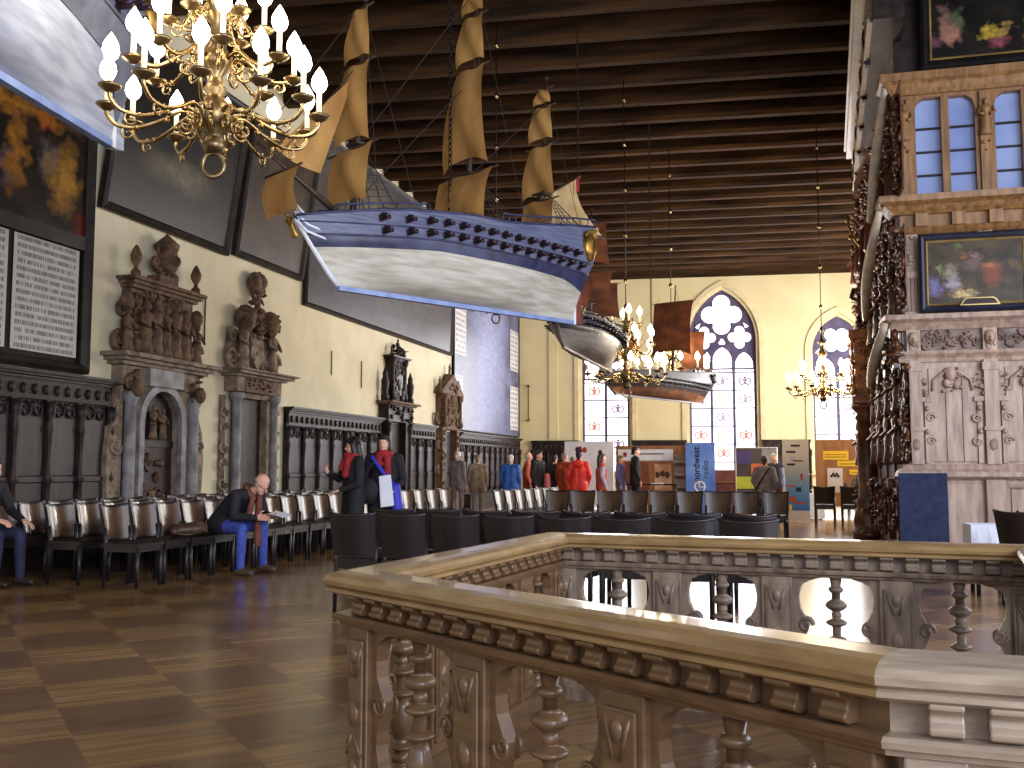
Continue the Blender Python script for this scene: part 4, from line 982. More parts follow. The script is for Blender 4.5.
# carved frieze with lion heads
for i,x in enumerate(PIL):
    mb=MB(); mb.box(x,x+.17,-.1,0,2.72,3.0); mb.ball((x+.085,-.13,2.88),(.07,.07,.1),8); mb.ball((x+.085,-.19,2.85),(.03,.04,.04),6); spiral(mb,x+.085,2.77,-.1,.06,1.3,.02); mb.build('lion_head_block',M['lightoak'],ch)
    mb=MB(); mb.box(x,x+.17,-.09,0,1.25,2.6); mb.box(x-.02,x+.19,-.11,0,2.46,2.56); mb.box(x-.02,x+.19,-.11,0,1.68,1.73)
    mb.ball((x+.085,-.1,1.5),(.05,.03,.08),7); mb.build('pilaster',M['lightoak'],ch,.006)
    mb=MB(); mb.box(x-.03,x+.2,-.12,0,.18,1.05); mb.build('pedestal',M['lightoak'],ch,.01)
    if i<4:
        a=x+.17; b=x+.92; c=(a+b)/2
        mb=MB(); mb.box(a+.02,b-.02,-.02,0,2.74,3.0); carve(mb,a+.05,b-.05,2.76,2.98,-.02,.05,34,120+i)
        mb.build('carved_frieze',M['friezeoak'],ch)
        mb=MB()
        for k in range(6):
            spiral(mb,a+.08+.12*k,2.87,-.03,.055,1.4,.014,(-1)**k)
        mb.build('scroll_frieze',M['friezeoak'],ch)
        P=MB(); P.box(a+.09,b-.09,-.02,0,1.28,2.5); pan=P.build('panel',M['lightoak'],ch,.006)
        for xx in(a+.09+.2,b-.09-.17): MB().box(xx-.004,xx+.004,-.025,-.018,1.28,2.45).build('panel_joint',M['dark'],pan)
        for s,xx in((1,a+.06),(-1,b-.06)):
            mb=MB(); mb.box(xx-.03,xx+.03,-.05,0,1.26,2.1); mb.box(xx-.06,xx+.06,-.07,0,2.06,2.12)
            for zz in(1.55,1.85): spiral(mb,xx+s*.04,zz,-.05,.06,1.4,.02,s); mb.ball((xx,-.06,zz+.12),(.035,.03,.04),6)
            carve(mb,xx-.06,xx+.06,2.14,2.45,-.03,.06,10,140+i*2+s); mb.build('carved_strap',M['lightoak'],ch)
        mb=MB(); pts=[(c-.24,-.03,2.2),(c-.22,-.05,2.34),(c-.1,-.06,2.44),(c,-.06,2.46),(c+.1,-.06,2.44),(c+.22,-.05,2.34),(c+.24,-.03,2.2)]; mb.tube(pts,.022,6)
        mb.ball((c-.02,-.07,2.42),(.08,.07,.1),8); mb.ball((c-.07,-.06,2.3),(.05,.05,.06),7); mb.ball((c+.05,-.06,2.28),(.05,.05,.07),7); carve(mb,c-.12,c+.12,2.18,2.5,-.03,.06,14,160+i); mb.build('carved_mask',M['lightoak'],ch)
        mb=MB(); mb.box(a+.02,b-.02,-.03,0,.2,1.0); lw=mb.build('lower_panel',M['lightoak'],ch,.01)
        if i==1:
            frame_mb(a+.0,b+.0,.05,1.02,.09,-.1,0).build('door_frame',M['lightoak'],ch)
            d=MB().box(a+.1,b-.1,-.06,0,.05,.93).build('small_door',M['lightoak'],ch,.01)
            mb=MB(); mb.ball((a+.16,-.08,.62),(.02,.02,.05),7); mb.build('keyhole_plate',M['iron'],d)
    if i<4 and i>0 or i==0:
        mb=MB(); mb.box(x,x+.18,-.05,0,3.2,4.3)
        for k in range(3): mb.lathe([(.018,3.25),(.018,3.7)],6,T(x+.04+.05*k,-.055,0))
        carve(mb,x+.02,x+.16,3.8,4.25,-.05,.05,14,180+i); mb.box(x-.02,x+.2,-.07,0,3.7,3.78); mb.build('fluted_strip',M['lightoak'],ch)
for k in range(8): MB().box(.2+.45*k,.36+.45*k,-.1,0,4.38,4.55).build('frieze_block',M['warmoak'],ch)
# side towards the hall: dark red-brown carved work
SW=7.0
MB().box(.0,.12,.02,SW,0,ZC).build('hall_side_wall',M['redwood'],ch)
side=RZ(-pi/2)   # local x -> -y : build facing -x
for k in range(7):
    y=.15+1.05*k
    q=T(0,y,0)@RZ(-pi/2)
    mb=MB(); mb.box(-.09,.09,-.03,0,.2,6.2,q); mb.box(-.1,.1,-.12,0,.2,1.05,q); carve(mb,-.12,.12,.3,1.0,-.12,.08,14,200+k,q)
    figure(mb,0,-.07,1.25,.8,q); figure(mb,0,-.07,1.95,.6,q); mb.box(-.12,.12,-.12,0,.2,4.5,q) if False else mb.box(-.12,.12,-.12,0,2.5,2.62,q); carve(mb,-.3,.3,2.6,3.0,-.04,.12,24,220+k,q)
    figure(mb,.0,-.07,3.2,.8,q); carve(mb,-.3,.3,4.2,4.55,-.03,.1,16,240+k,q); figure(mb,0,-.07,4.78,.8,q); carve(mb,-.2,.2,5.9,6.2,-.04,.1,16,250+k,q)
    mb.build('herm_figure',M['redwood'],ch)
    for (za,zb,dd,nn,sd) in ((.3,1.0,.06,26,260),(1.3,2.5,.07,46,270),(3.25,4.25,.07,36,280),(4.8,6.1,.06,30,290)):
        mb=MB(); mb.box(.17,.88,-.02,.0,za-.05,zb+.05,q); carve(mb,.2,.85,za,zb,-.02,dd,nn*2,sd+k,q,.6); mb.build('carved_field',M['redwood'],ch)
# pale curved handrails of the spiral stair wrapped around the corner
def band(p0,p1,bow,name='curved_stair_rail'):
    mb=MB(); pts=[];
    for i in range(13):
        t=i/12; p=Vector(p0).lerp(Vector(p1),t); p.x+=-bow*sin(pi*t); p.z-=bow*1.2*sin(pi*t); pts.append(p)
    mb.tube(pts,[.045+.03*sin(pi*i/12) for i in range(13)],8); mb.tube([p+Vector((.03,-.02,.1)) for p in pts],.03,6)
    mb.build(name,M['creamrail'],ch)
band((-.24,-.05,4.62),(-.3,1.8,3.45),.06)
band((-.12,-.08,6.3),(-.28,.9,4.7),.02)
band((-.22,-.1,3.1),(-.3,1.4,2.4),.03)
def shift_x(o,d=.15):
    for v in o.data.vertices: v.co.x+=d
    return o
# portal column with block capital and statue near the far end
mb=MB(); mb.lathe([(.28,0),(.28,.12),(.24,.16),(.26,.3),(.22,.5),(.19,.56),(.21,.62),(.16,.72),(.17,1.3),(.15,2.0),(.2,2.05),(.16,2.12),(.24,2.22),(.26,2.3)],18,T(-.28,4.1,0)); shift_x(mb.build('portal_column',M['redwood'],ch))
mb=MB(); mb.box(-.52,.02,3.85,4.35,2.3,2.42); mb.box(-.46,.02,3.9,4.3,2.42,3.4); mb.box(-.56,.02,3.8,4.4,3.4,3.55); q=T(-.2,3.88,0); carve(mb,-.22,.1,2.5,3.35,0,.06,26,301,q); carve(mb,-.25,.25,2.5,3.4,0,.06,30,302,T(-.47,4.1,0)@RZ(-pi/2)); shift_x(mb.build('column_block',mat('lamplit_brown_block',S(212,140,66),S(138,82,36),rough=.3,scale=6,bump=.2),ch))  # chandelier light put into the block's brighter orange-brown
mb=MB(); figure(mb,-.28,4.1,3.55,1.0); mb.lathe([(.05,4.5),(.1,4.6),(.03,4.75),(.05,5.0),(.0,5.2)],8,T(-.28,4.1,0)); carve(mb,-.4,-.16,3.6,4.5,4.0,.1,18,303); shift_x(mb.build('statue',M['redwood'],ch))
mb=MB(); mb.tube([(-.28,4.1,5.0),(-.42,4.05,5.2),(-.5,4.05,5.45)],.02,5); mb.ball((-.5,4.05,5.5),.05,7); mb.ball((-.46,4.05,5.2),.05,7); shift_x(mb.build('wall_light',M['gold'],ch))
def skew(o):
    for v in o.data.vertices: v.co.x+=-.2+.049*v.co.y
    return o
# ceiling cornice with balustered panels above the hall side
mb=MB(); mb.box(-.26,-.08,-.8,7.5,7.62,8.0); mb.box(-.3,-.2,-.8,7.5,7.78,7.84); mb.box(-.29,-.2,-.8,7.5,7.9,8.0); skew(mb.build('ceiling_cornice',M['oakpale'],ch))
skew(MB().box(-.08,.3,-.8,7.5,6.95,7.95).build('cornice_soffit',M['dark'],ch))
for k in range(6):
    y0=-.7+1.4*k; mb=MB()
    for i in range(8):
        for j in range(3):
            mb.ball((-.1,y0+.14+.15*i,7.1+.17*j),(.05,.055,.075),7)
    mb.box(-.1,-.07,y0+.02,y0+1.3,7.0,7.6); mb.box(-.15,-.07,y0+.02,y0+1.3,7.54,7.6); mb.box(-.15,-.07,y0+.02,y0+1.3,6.96,7.02); skew(mb.build('knob_panel',M['oakpale'],ch))
    mb=MB(); mb.box(-.13,-.06,y0+1.3,y0+1.42,6.9,7.62); mb.ball((-.12,y0+1.36,7.3),(.05,.07,.18),8); skew(mb.build('console',M['dark'],ch))

# paintings on the chamber
def chamber_picture(name,label,xa,xb,z0,z1,m,fm,tilt,fw=.09):
    r=thing(name,label,'painting',((xa+xb)/2,13.9,z0)); r.rotation_euler=(tilt,0,0); w=(xb-xa)/2; h=z1-z0
    MB().box(-w+.02,w-.02,-.04,0,.02,h-.02).build('back_board',M['blackwood'],r)
    frame_mb(-w,w,0,h,fw,-.1,0).build('picture_frame',M[fm],r); frame_mb(-w+fw-.005,w-fw+.005,fw-.005,h-fw+.005,.03,-.07,-.03).build('inner_moulding',M['giltline'],r)
    canvas('canvas',m,r,-w+fw,w-fw,fw,h-fw,-.05); return r,w,h
m_n=paint('nativity_painting',S(48,38,26),S(86,70,44),[(.25,.5,.07,.13,S(150,140,120)),(.28,.32,.09,.1,S(170,160,170)),(.08,.28,.07,.14,S(120,112,170)),(.38,.16,.13,.06,S(214,190,130)),(.68,.45,.1,.2,S(140,64,44)),(.66,.6,.1,.05,S(176,104,70)),(.5,.72,.06,.1,S(140,110,104)),(.47,.6,.1,.1,S(110,84,80)),(.8,.75,.15,.15,S(40,36,26))],scale=5,warp=.2,rough=.3,extra=14)
r,w,h=chamber_picture('nativity_scene_painting','dark-framed painting of figures round a glowing manger, on the cornice of the carved chamber',1.87,3.22,3.22,4.24,m_n,'navyframe',rad(3))
mb=MB(); mb.prism([(-.2,.07),(.28,.07),(.24,.14),(.2,.17),(-.12,.17),(-.16,.14)],-.11,-.06); np_=mb.build('name_plate',M['giltline'],r)
mb=MB(); mb.prism([(-.17,.085),(.25,.085),(.22,.135),(.19,.155),(-.11,.155),(-.14,.135)],-.114,-.108); mb.build('plate_field',M['dark'],np_)
m_c=paint('upper_figure_painting',S(18,17,16),S(38,34,28),[(.12,.3,.06,.14,S(150,110,96)),(.2,.34,.05,.1,S(90,100,70)),(.16,.2,.07,.08,S(170,120,100)),(.45,.2,.1,.05,S(190,160,60)),(.55,.22,.05,.04,S(160,130,70)),(.78,.3,.07,.13,S(140,96,84)),(.4,.65,.1,.12,S(150,110,56)),(.3,.72,.06,.1,S(140,84,84)),(.52,.68,.06,.1,S(130,80,76))],scale=4,warp=.22,rough=.3,extra=10)
chamber_picture('dark_figure_painting','dark painting with pale figures in a black frame, high at the top right corner',1.98,3.9,6.47,8.2,m_c,'blackwood',rad(5),.12)
# ------------------------------------------------------------------ chairs
def make_chair(label,group,loc,rz,arms=False):
    r=thing('chair',label,'chair',loc,rz,group)
    mb=MB(); mb.grid(lambda a,b:((a-.5)*.42,-.21+.42*b,.455-.018*sin(pi*a)*sin(pi*b)),6,6); mb.box(-.21,.21,-.21,.21,.41,.448); mb.build('seat',M['seatdark'],r)
    mb=MB(); mb.box(-.2,.2,-.2,-.165,.36,.41); mb.box(-.2,-.17,-.2,.2,.36,.41); mb.box(.17,.2,-.2,.2,.36,.41); mb.box(-.2,.2,.165,.2,.36,.41); mb.build('seat_frame',M['cframe'],r)
    def bk(a,b,o): 
        x=(a-.5)*.43*(1-.10*(1-b)); z=.47+.355*b-.02*(1-(2*a-1)**2)*b
        return (x,.19+.055*(1-(2*a-1)**2)+.06*b+o,z)
    mb=MB(); mb.grid(lambda a,b:bk(.04+.92*a,.04+.92*b,-.012),8,6); o=mb.build('back_cushion',M['leather'],r)
    mb=MB(); mb.grid(lambda a,b:bk(a,b,0),8,6); mb.grid(lambda a,b:bk(1-a,b,.022),8,6)
    for k in range(8):
        a0,a1=k/8,(k+1)/8
        for bb in(0,1): mb.add([bk(a0,bb,0),bk(a1,bb,0),bk(a1,bb,.022),bk(a0,bb,.022)],[(0,1,2,3)])
    for aa in(0,1):
        mb.add([bk(aa,0,0),bk(aa,1,0),bk(aa,1,.022),bk(aa,0,.022)],[(0,1,2,3)])
    mb.tube([bk(k/8,1,.01) for k in range(9)],.014,6)
    mb.build('backrest',M['cframe'],r)
    for sx in(-1,1):
        mb=MB(); mb.tube([(sx*.185,-.185,0),(sx*.185,-.185,.41)],[.018,.022],6); mb.build('leg',M['cleg'],r)
        mb=MB(); mb.tube([(sx*.185,.21,0),(sx*.185,.19,.42),(sx*.19,.205,.6)],[.018,.022,.018],6); mb.build('leg',M['cleg'],r)
    return r
CH0=None
def chair(label,group,x,y,rz):
    global CH0
    if CH0 is None: CH0=make_chair(label,group,(x,y,0),rz); return CH0
    c=copy_tree(CH0); c.location=(x,y,0); c.rotation_euler=(0,0,rz); c['label']=label; c['group']=group; return c
rot=-rad(7.5); dv=Vector((sin(rad(7.5)),cos(rad(7.5))))
FACEX=pi/2+rot
for row,(x0,y0,n,nm) in enumerate(((-6.34,8.98,20,'front'),(-7.1,9.1,19,'middle'),(-7.88,9.15,16,'back'))):
    p=Vector((x0,y0)); hd=rad(1.5)
    for k in range(n):
        if k: p=p+Vector((sin(hd),cos(hd)))*.452
        if k>7: hd+=rad(.9)
        FX=pi/2-hd
        chair('%s chair from the near end, %s row along the left wall'%(ORD[k],nm),'brown leather chairs in rows along the left wall',p.x,p.y,FX+random.uniform(-.04,.04))
for row,(y0,n,nm) in enumerate(((8.05,8,'near'),(8.95,8,'rear'))):
    for k in range(n):
        p=Vector((-3.40+.46*k,y0-.04*k))
        chair('%s chair from the left, seen from behind, in the %s row beyond the balustrade'%(ORD[k],'nearest' if row==0 else 'second'),'dark chairs seen from behind beyond the balustrade',p.x,p.y,pi+rot*.7+random.uniform(-.03,.03))
for k in range(7):
    p=Vector((-4.3,16.4))+dv*(.47*k)
    chair('%s chair from the near end, short far row seen edge-on'%ORD[k],'short far row of chairs seen edge-on',p.x,p.y,FACEX)
for k in range(9):
    chair('%s dark brown chair from the left in the far row facing the balustrade'%ORD[k],'dark brown chairs in the far row facing the balustrade',-3.6+.445*k,16.45-.03*k,-.08+random.uniform(-.03,.03))
for k,x in enumerate((.98,1.5)):
    chair(('left' if k==0 else 'right')+' of two black chairs by the carved column facing the brown board','pair of black chairs by the column',x,21.7,pi-.1)
chair('dark chair beside the white-covered table at the right edge','single chair at the right',2.2,9.75,pi*.75)

# ------------------------------------------------------------------ exhibition boards
def boardthing(name,label,cat,xa,xb,y,z1,thick=.04,z0=0,rz=0):
    r=thing(name,label,cat,((xa+xb)/2,y,z0),rz); return r,(xb-xa)/2,z1-z0
# blue roll-up banner
r,w,h=boardthing('roll_up_banner','blue roll-up banner with rotated black lettering and a white circle, before the middle window','banner',-2.2,-1.47,25.8,1.84)
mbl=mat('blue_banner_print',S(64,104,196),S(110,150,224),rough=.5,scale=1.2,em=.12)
MB().box(-w,w,-.012,.012,.05,h).build('banner_sheet',mbl,r)
MB().box(-w,w,-.08,.08,0,.06).build('foot',M['iron'],r)
Rv=RX(pi/2)
text_mesh('nordwest',.23,'lettering',M['blackcl'],r,T(-.09,-.02,1.29)@Rv@RZ(pi/2),.004)
text_mesh('radio',.22,'lettering',M['navycl'],r,T(.13,-.02,1.16)@Rv@RZ(pi/2))
mb=MB(); mb.tube([(-.02+.125*cos(2*pi*k/20),-.02,.73+.125*sin(2*pi*k/20)) for k in range(20)],.02,6,None,False,True); mb.tube([(-.04,-.02,.72),(.09,-.02,.72)],.018,6); mb.tube([(-.04,-.02,.72),(-.04,-.02,.84)],.018,6); mb.build('circle_emblem',M['white'],r)
# collage board
r,w,h=boardthing('collage_board','display board with coloured squares in a white frame, behind the person in grey','display board',-.9,.06,24,1.68)
MB().box(-w,w,-.015,.02,.3,h).build('board',mat('dark_print',S(70,56,60),S(52,42,48),rough=.5),r)
frame_mb(-w,w,.3,h,.03,-.03,.02).build('board_frame',M['white'],r)
for (a,b,c,d,col) in ((-.46,-.12,1.3,1.6,S(70,56,130)),(-.12,.12,1.3,1.64,S(76,70,74)),(.12,.46,1.3,1.64,S(150,152,160)),(-.12,.18,1.0,1.3,S(222,110,76)),(-.46,-.06,.72,1.0,S(190,200,60)),(.2,.46,.6,1.3,S(110,80,70)),(-.46,-.1,.35,.7,S(90,76,84))):
    MB().box(a,b,-.022,-.014,c,d).build('picture_square',mat('print',col,tuple(q*.8 for q in col),rough=.5),r)
for sx in(-1,1): MB().box(sx*w*.9-.02,sx*w*.9+.02,-.15,.15,0,.32).build('foot',M['iron'],r)
# grey-blue banner
r,w,h=boardthing('tall_banner','tall grey and blue banner with orange strips and small pictures','banner',.16,.73,23.4,1.84)
m,nt,bs=newmat('banner_gradient'); tc=N(nt,'ShaderNodeTexCoord'); sp=N(nt,'ShaderNodeSeparateXYZ'); rp=N(nt,'ShaderNodeValToRGB'); nt.links.new(tc.outputs['UV'],sp.inputs[0]); nt.links.new(sp.outputs['Y'],rp.inputs['Fac']); nt.links.new(rp.outputs['Color'],bs.inputs['Base Color'])
e=rp.color_ramp.elements; e[0].position=.0; e[0].color=c4(S(196,190,190)); e[1].position=1; e[1].color=c4(S(176,172,170))
for pos,col in((.12,S(190,186,190)),(.125,S(36,100,180)),(.4,S(96,140,186)),(.5,S(120,140,160)),(.8,S(180,172,166))):
    q=e.new(pos); q.color=c4(col)
MB().box(-w,w,-.008,.012,.02,h).build('back_sheet',M['white'],r)
canvas('banner_sheet',m,r,-w,w,.03,h,-.012)
for (x,z,a,b,mn) in ((.05,1.36,.22,.03,'sailr'),(-.13,.8,.2,.035,'rustcl'),(.08,.42,.24,.04,'rustcl'),(-.08,1.4,.12,.1,'palecl'),(.12,1.0,.05,.14,'redcl'),(.05,.72,.12,.1,'bluecl'),(-.08,.5,.14,.12,'rustcl'),(-.13,.32,.06,.12,'yellow')):
    MB().box(x-a/2,x+a/2,-.018,-.011,z-b/2,z+b/2).build('printed_patch',M[mn],r)
for (x,z,a) in ((0,1.7,.2),(-.1,1.56,.2),(-.1,1.28,.18)):
    MB().box(x-a/2,x+a/2,-.018,-.011,z-.022,z+.022).build('printed_line',M['blackcl'],r)
# brown board with yellow cards
r,w,h=boardthing('brown_pinboard','brown pinboard with yellow cards and a small white poster, left of the carved column','display board',.97,2.6,26,1.9)
MB().box(-w,w,-.02,.03,.25,h).build('board',M['boardbrown'],r,.005)
for sx in(-1,1): MB().box(sx*w*.9-.03,sx*w*.9+.03,-.2,.2,0,.26).build('foot',M['boardbrown'],r)
for k,(a,b,c,d) in enumerate(((1.15,1.75,1.4,1.62),(1.48,2.2,1.24,1.38),(1.76,2.4,1.04,1.16))):
    y=MB().box(a-1.785,b-1.785,-.03,-.018,c,d).build('yellow_card',M['yellow'],r)
    for q in range(2 if k==0 else 1):
        MB().box(a-1.74,b-1.83,-.034,-.029,(c+d)/2-.02+.06*q-.03*(k==0),(c+d)/2+.0+.06*q-.03*(k==0)).build('printed_line',M['boardbrown'],y)
pw=MB().box(1.24-1.785,1.6-1.785,-.03,-.018,.6,1.2).build('white_poster',mat('poster_paper',S(220,204,190),S(206,190,176),rough=.6),r)
mb=MB(); 
for k in range(5): mb.ball((1.34-1.785+.04*k,-.03,1.0+.05*(k%2)),(.035,.008,.04),6)
mb.build('poster_motif',M['blackcl'],pw)
# shelf stand with posters
r,w,h=boardthing('leaflet_display','brown exhibition stand with white header, posters and a rack of leaflets','display stand',-4.2,-2.2,27.2,1.8)
MB().box(-w,w,-.02,.03,0,h).build('board',M['boardbrown'],r)
MB().box(-w+.06,w-.45,-.03,-.018,1.4,1.7).build('header_sheet',M['paper'],r)
text_mesh('Radio Bremen',.13,'lettering',M['rustcl'],r,T(-.2,-.036,1.54)@Rv) if False else MB().box(-.8,-.7,-.036,-.029,1.5,1.62).build('printed_patch',M['redcl'],r)
MB().box(-.6,.3,-.036,-.029,1.56,1.6).build('printed_line',M['greycl'],r)
MB().box(-w+.1,-.1,-.03,-.018,.6,1.36).build('red_panel',M['redbrown'],r)
p=MB().box(.05,.5,-.035,-.018,.6,1.3).build('cartoon_poster',mat('poster_tan',S(196,130,80),S(220,190,160),rough=.6,scale=2),r)
mb=MB()
for k in range(3): mb.ball((.13+.13*k,-.04,1.02+.03*(k%2)),(.07,.01,.09),7)
mb.build('poster_motif',M['hairbr'],p)
MB().box(w-.08,w,-.3,-.02,0,h).build('side_panel',M['boardbrown'],r)
for k in range(3):
    s=MB(); s.add([(w-.42,-.22,.7+.34*k),(w-.08,-.22,.7+.34*k),(w-.08,-.05,.9+.34*k),(w-.42,-.05,.9+.34*k)],[(0,1,2,3)]); s.box(w-.42,w-.08,-.24,-.05,.66+.34*k,.7+.34*k); s.build('leaflet_shelf',M['oakpale'],r)
# white poster wall
r,w,h=boardthing('white_poster_wall','white poster wall with small coloured motifs behind the people in red','display board',-6.0,-4.55,29,1.98)
MB().box(-w,w,-.02,.03,.1,h).build('board',M['paper'],r)
R=random.Random(4)
for k in range(12):
    x=R.uniform(-.6,.6); z=R.uniform(.9,1.8); mb=MB()
    mb.ball((x,-.022,z),(.07,.01,.09),7); mb.build('printed_motif',M[R.choice(['rustcl','greycl','navycl','beigecl','redcl'])],r)
for sx in(-1,1): MB().box(sx*w*.9-.03,sx*w*.9+.03,-.2,.2,0,.12).build('foot',M['iron'],r)
# low wooden counter between banner and collage board
r=thing('low_counter','low reddish wooden counter between the blue banner and the collage board','counter',(-1.1,26.6,0))
MB().box(-.5,.5,-.02,.3,0,1.15).build('front_panel',M['redbrown'],r); MB().box(-.55,.55,-.1,.35,.82,.86).build('shelf',M['warmoak'],r)
def table(label,x,y,w,d,h,m,cloth=False):
    r=thing('table',label,'table',(x,y,0))
    MB().box(-w,w,-d,d,h-.03,h).build('tabletop',M[m],r,.005)
    for sx in(-1,1):
        for sy in(-1,1):
            mb=MB(); mb.tube([(sx*(w-.05),sy*(d-.05),0),(sx*(w-.05),sy*(d-.05),h-.03)],.02,6); mb.build('leg',M['cleg'],r)
    return r
def cloth(label,x,y,w,d,h,drop,seed=1):
    R=random.Random(seed); mb=MB(); n=40; ring=[]
    per=[(-w,-d),(w,-d),(w,d),(-w,d)]; pts=[]
    for k in range(4):
        a,b=Vector(per[k]),Vector(per[(k+1)%4])
        for i in range(n//4): pts.append(a.lerp(b,i/(n//4)))
    vs=[(p.x,p.y,h) for p in pts]
    for j,t in enumerate((.0,.5,1)):
        for i,p in enumerate(pts):
            o=1+.05*t*(1+sin(i*1.7+seed)); vs.append((p.x*o,p.y*o,h-.005-drop*t*(1+.05*sin(i*.9))))
    m=len(pts); fs=[tuple(range(m))]+[(j*m+i,(j+1)*m+i,(j+1)*m+(i+1)%m,j*m+(i+1)%m) for j in range(3) for i in range(m)]
    mb.add(vs,fs); o=mb.build('tablecloth',M['tablecl'],None,loc=(x,y,0)); return tag(o,label,'tablecloth')
table('dark display table in front of the leaflet stand',-3.05,25.6,.65,.3,.8,'blackwood')
mb=MB(); mb.box(-.15,.15,-.1,.1,0,.012); mb.box(-.1,.12,-.09,.08,.012,.022); tag(mb.build('leaflets',M['paper'],None,loc=(-2.9,25.55,.8)),'small stack of pale leaflets lying on the dark display table','leaflets')
table('small table under a white cloth beside the tall banner',.78,24.6,.28,.25,.6,'blackwood')
cloth('white cloth draped over the small table beside the tall banner',.78,24.6,.29,.26,.605,.55,2)
table('small table under a white cloth at the right behind the balustrade',1.95,10.5,.17,.2,.66,'blackwood')
cloth('white cloth draped over the table at the right behind the balustrade',1.95,10.5,.18,.21,.665,.3,5)
r=thing('fabric_partition','navy blue fabric partition panel standing before the pale oak panelling','partition',(1.68,12.7,0))
MB().box(-.27,.27,-.02,.02,.06,1.14).build('fabric_panel',M['bluecl'],r,.006)
for sx in(-1,1): MB().box(sx*.24-.02,sx*.24+.02,-.2,.2,0,.06).build('foot',M['iron'],r)

# ------------------------------------------------------------------ people
def capsule(mb,p0,r0,p1,r1,n=14):
    p0,p1=Vector(p0),Vector(p1); d=p1-p0
    if d.length<1e-6: d=Vector((0,0,1e-4)); p1=p0+d
    d=d.normalized(); pts=[];rs=[]
    for k in range(5):
        a=-pi/2+pi/2*k/4; pts.append(p0+d*r0*sin(a)); rs.append(max(.0005,r0*cos(a)))
    for k in range(5):
        a=pi/2*k/4; pts.append(p1+d*r1*sin(a)); rs.append(max(.0005,r1*cos(a)))
    mb.tube(pts,rs,n)
class Prims(list):
    def cap(s,p0,r0,p1,r1,m,paint=False): s.append(('c',Vector(p0),r0,Vector(p1),r1,m,paint))
    def ell(s,c,r,m,rot=None,paint=False): s.append(('e',Vector(c),Vector(r),rot or Matrix.Identity(3),None,m,paint))
def grow(name,prims,voxel,parent,smooth=3):
    mb=MB()
    for p in prims:
        if p[6]: continue
        if p[0]=='c': capsule(mb,p[1],p[2],p[3],p[4])
        else: mb.ball(p[1],tuple(p[2]),14,None,p[3])
    o=mb.build(name,M['skin'],None)
    a=o.modifiers.new('r','REMESH'); a.mode='VOXEL'; a.voxel_size=voxel
    b=o.modifiers.new('s','SMOOTH'); b.factor=.5; b.iterations=smooth
    dg=bpy.context.evaluated_depsgraph_get(); me=bpy.data.meshes.new_from_object(o.evaluated_get(dg))
    old=o.data; bpy.data.objects.remove(o); bpy.data.meshes.remove(old)
    me.materials.clear(); names=[]
    for p in prims:
        if p[5] not in names: names.append(p[5])
    for nme in names: me.materials.append(M[nme])
    n=len(me.polygons); Cn=np.empty(n*3); me.polygons.foreach_get('center',Cn); Cn=Cn.reshape(-1,3)
    best=np.full(n,1e9); idx=np.zeros(n,int)
    for p in prims:
        if p[0]=='c':
            A=np.array(p[1]);B=np.array(p[3]);d=B-A;L=max(1e-9,d@d); t=np.clip(((Cn-A)@d)/L,0,1)
            dist=np.linalg.norm(Cn-(A+t[:,None]*d),axis=1)-(p[2]+(p[4]-p[2])*t)
        else:
            q=(Cn-np.array(p[1]))@np.array(p[3]); rr=np.array(p[2]); dist=(np.linalg.norm(q/rr,axis=1)-1)*rr.min()
        if p[6]:
            k=dist<0; idx[k]=names.index(p[5]); best[k]=-9
        else:
            k=dist<best; idx[k]=names.index(p[5]); best[k]=dist[k]
    me.polygons.foreach_set('material_index',idx.astype(np.int32)); me.polygons.foreach_set('use_smooth',np.ones(n,bool))
    me.name=name; o=bpy.data.objects.new(name,me); COL.objects.link(o); o.parent=parent; return o
def hand(P,w,d,nrm,side,m='skin',curl=.5,s=1.0):
    """palm, four unequal bent fingers and a side thumb; d: forearm direction, nrm: palm side"""
    d=Vector(d).normalized(); nrm=Vector(nrm); nrm=(nrm-d*nrm.dot(d)).normalized(); sd=d.cross(nrm).normalized()*side; w=Vector(w)
    for k in(-1,0,1): P.cap(w+sd*.018*k*s,.016*s,w+d*.085*s+sd*.026*k*s,.015*s,m)
    for k,(o,l) in enumerate(((.034,.068),(.012,.078),(-.011,.072),(-.033,.056))):
        b=w+d*.085*s+sd*o*s; e=b+(d*cos(curl*.5)+nrm*sin(curl*.5))*l*.5*s; f=e+(d*cos(curl*1.4)+nrm*sin(curl*1.4))*l*.5*s
        P.cap(b,.0105*s,e,.0095*s,m); P.cap(e,.0095*s,f,.008*s,m)
    b=w+d*.025*s+sd*.028*s; e=b+(d*.6+sd*.8+nrm*.35).normalized()*.045*s; f=e+(d*.9+sd*.2+nrm*.4).normalized()*.032*s
    P.cap(b,.013*s,e,.011*s,m); P.cap(e,.011*s,f,.009*s,m)
def head(P,c,R,m='skin',s=1.0):
    f=lambda x,y,z:Vector(c)+R@(Vector((x,y,z))*s)
    P.ell(f(0,.012,.022),(.075*s,.092*s,.092*s),m,R); P.ell(f(0,-.022,-.035),(.061*s,.068*s,.082*s),m,R); P.ell(f(0,-.05,-.088),(.036*s,.036*s,.03*s),m,R)
    P.cap(f(0,-.086,.004),.009*s,f(0,-.106,-.03),.014*s,m)
    for k in(-1,1):
        P.ell(f(k*.076,.008,-.012),(.011*s,.02*s,.032*s),m,R)
        P.ell(f(k*.029,-.09,.006),(.013*s,.02*s,.0085*s),'eye',R,True); P.ell(f(k*.03,-.09,.026),(.02*s,.02*s,.005*s),'hairbr',R,True)
    P.ell(f(0,-.092,-.062),(.022*s,.022*s,.008*s),'lip',R,True)
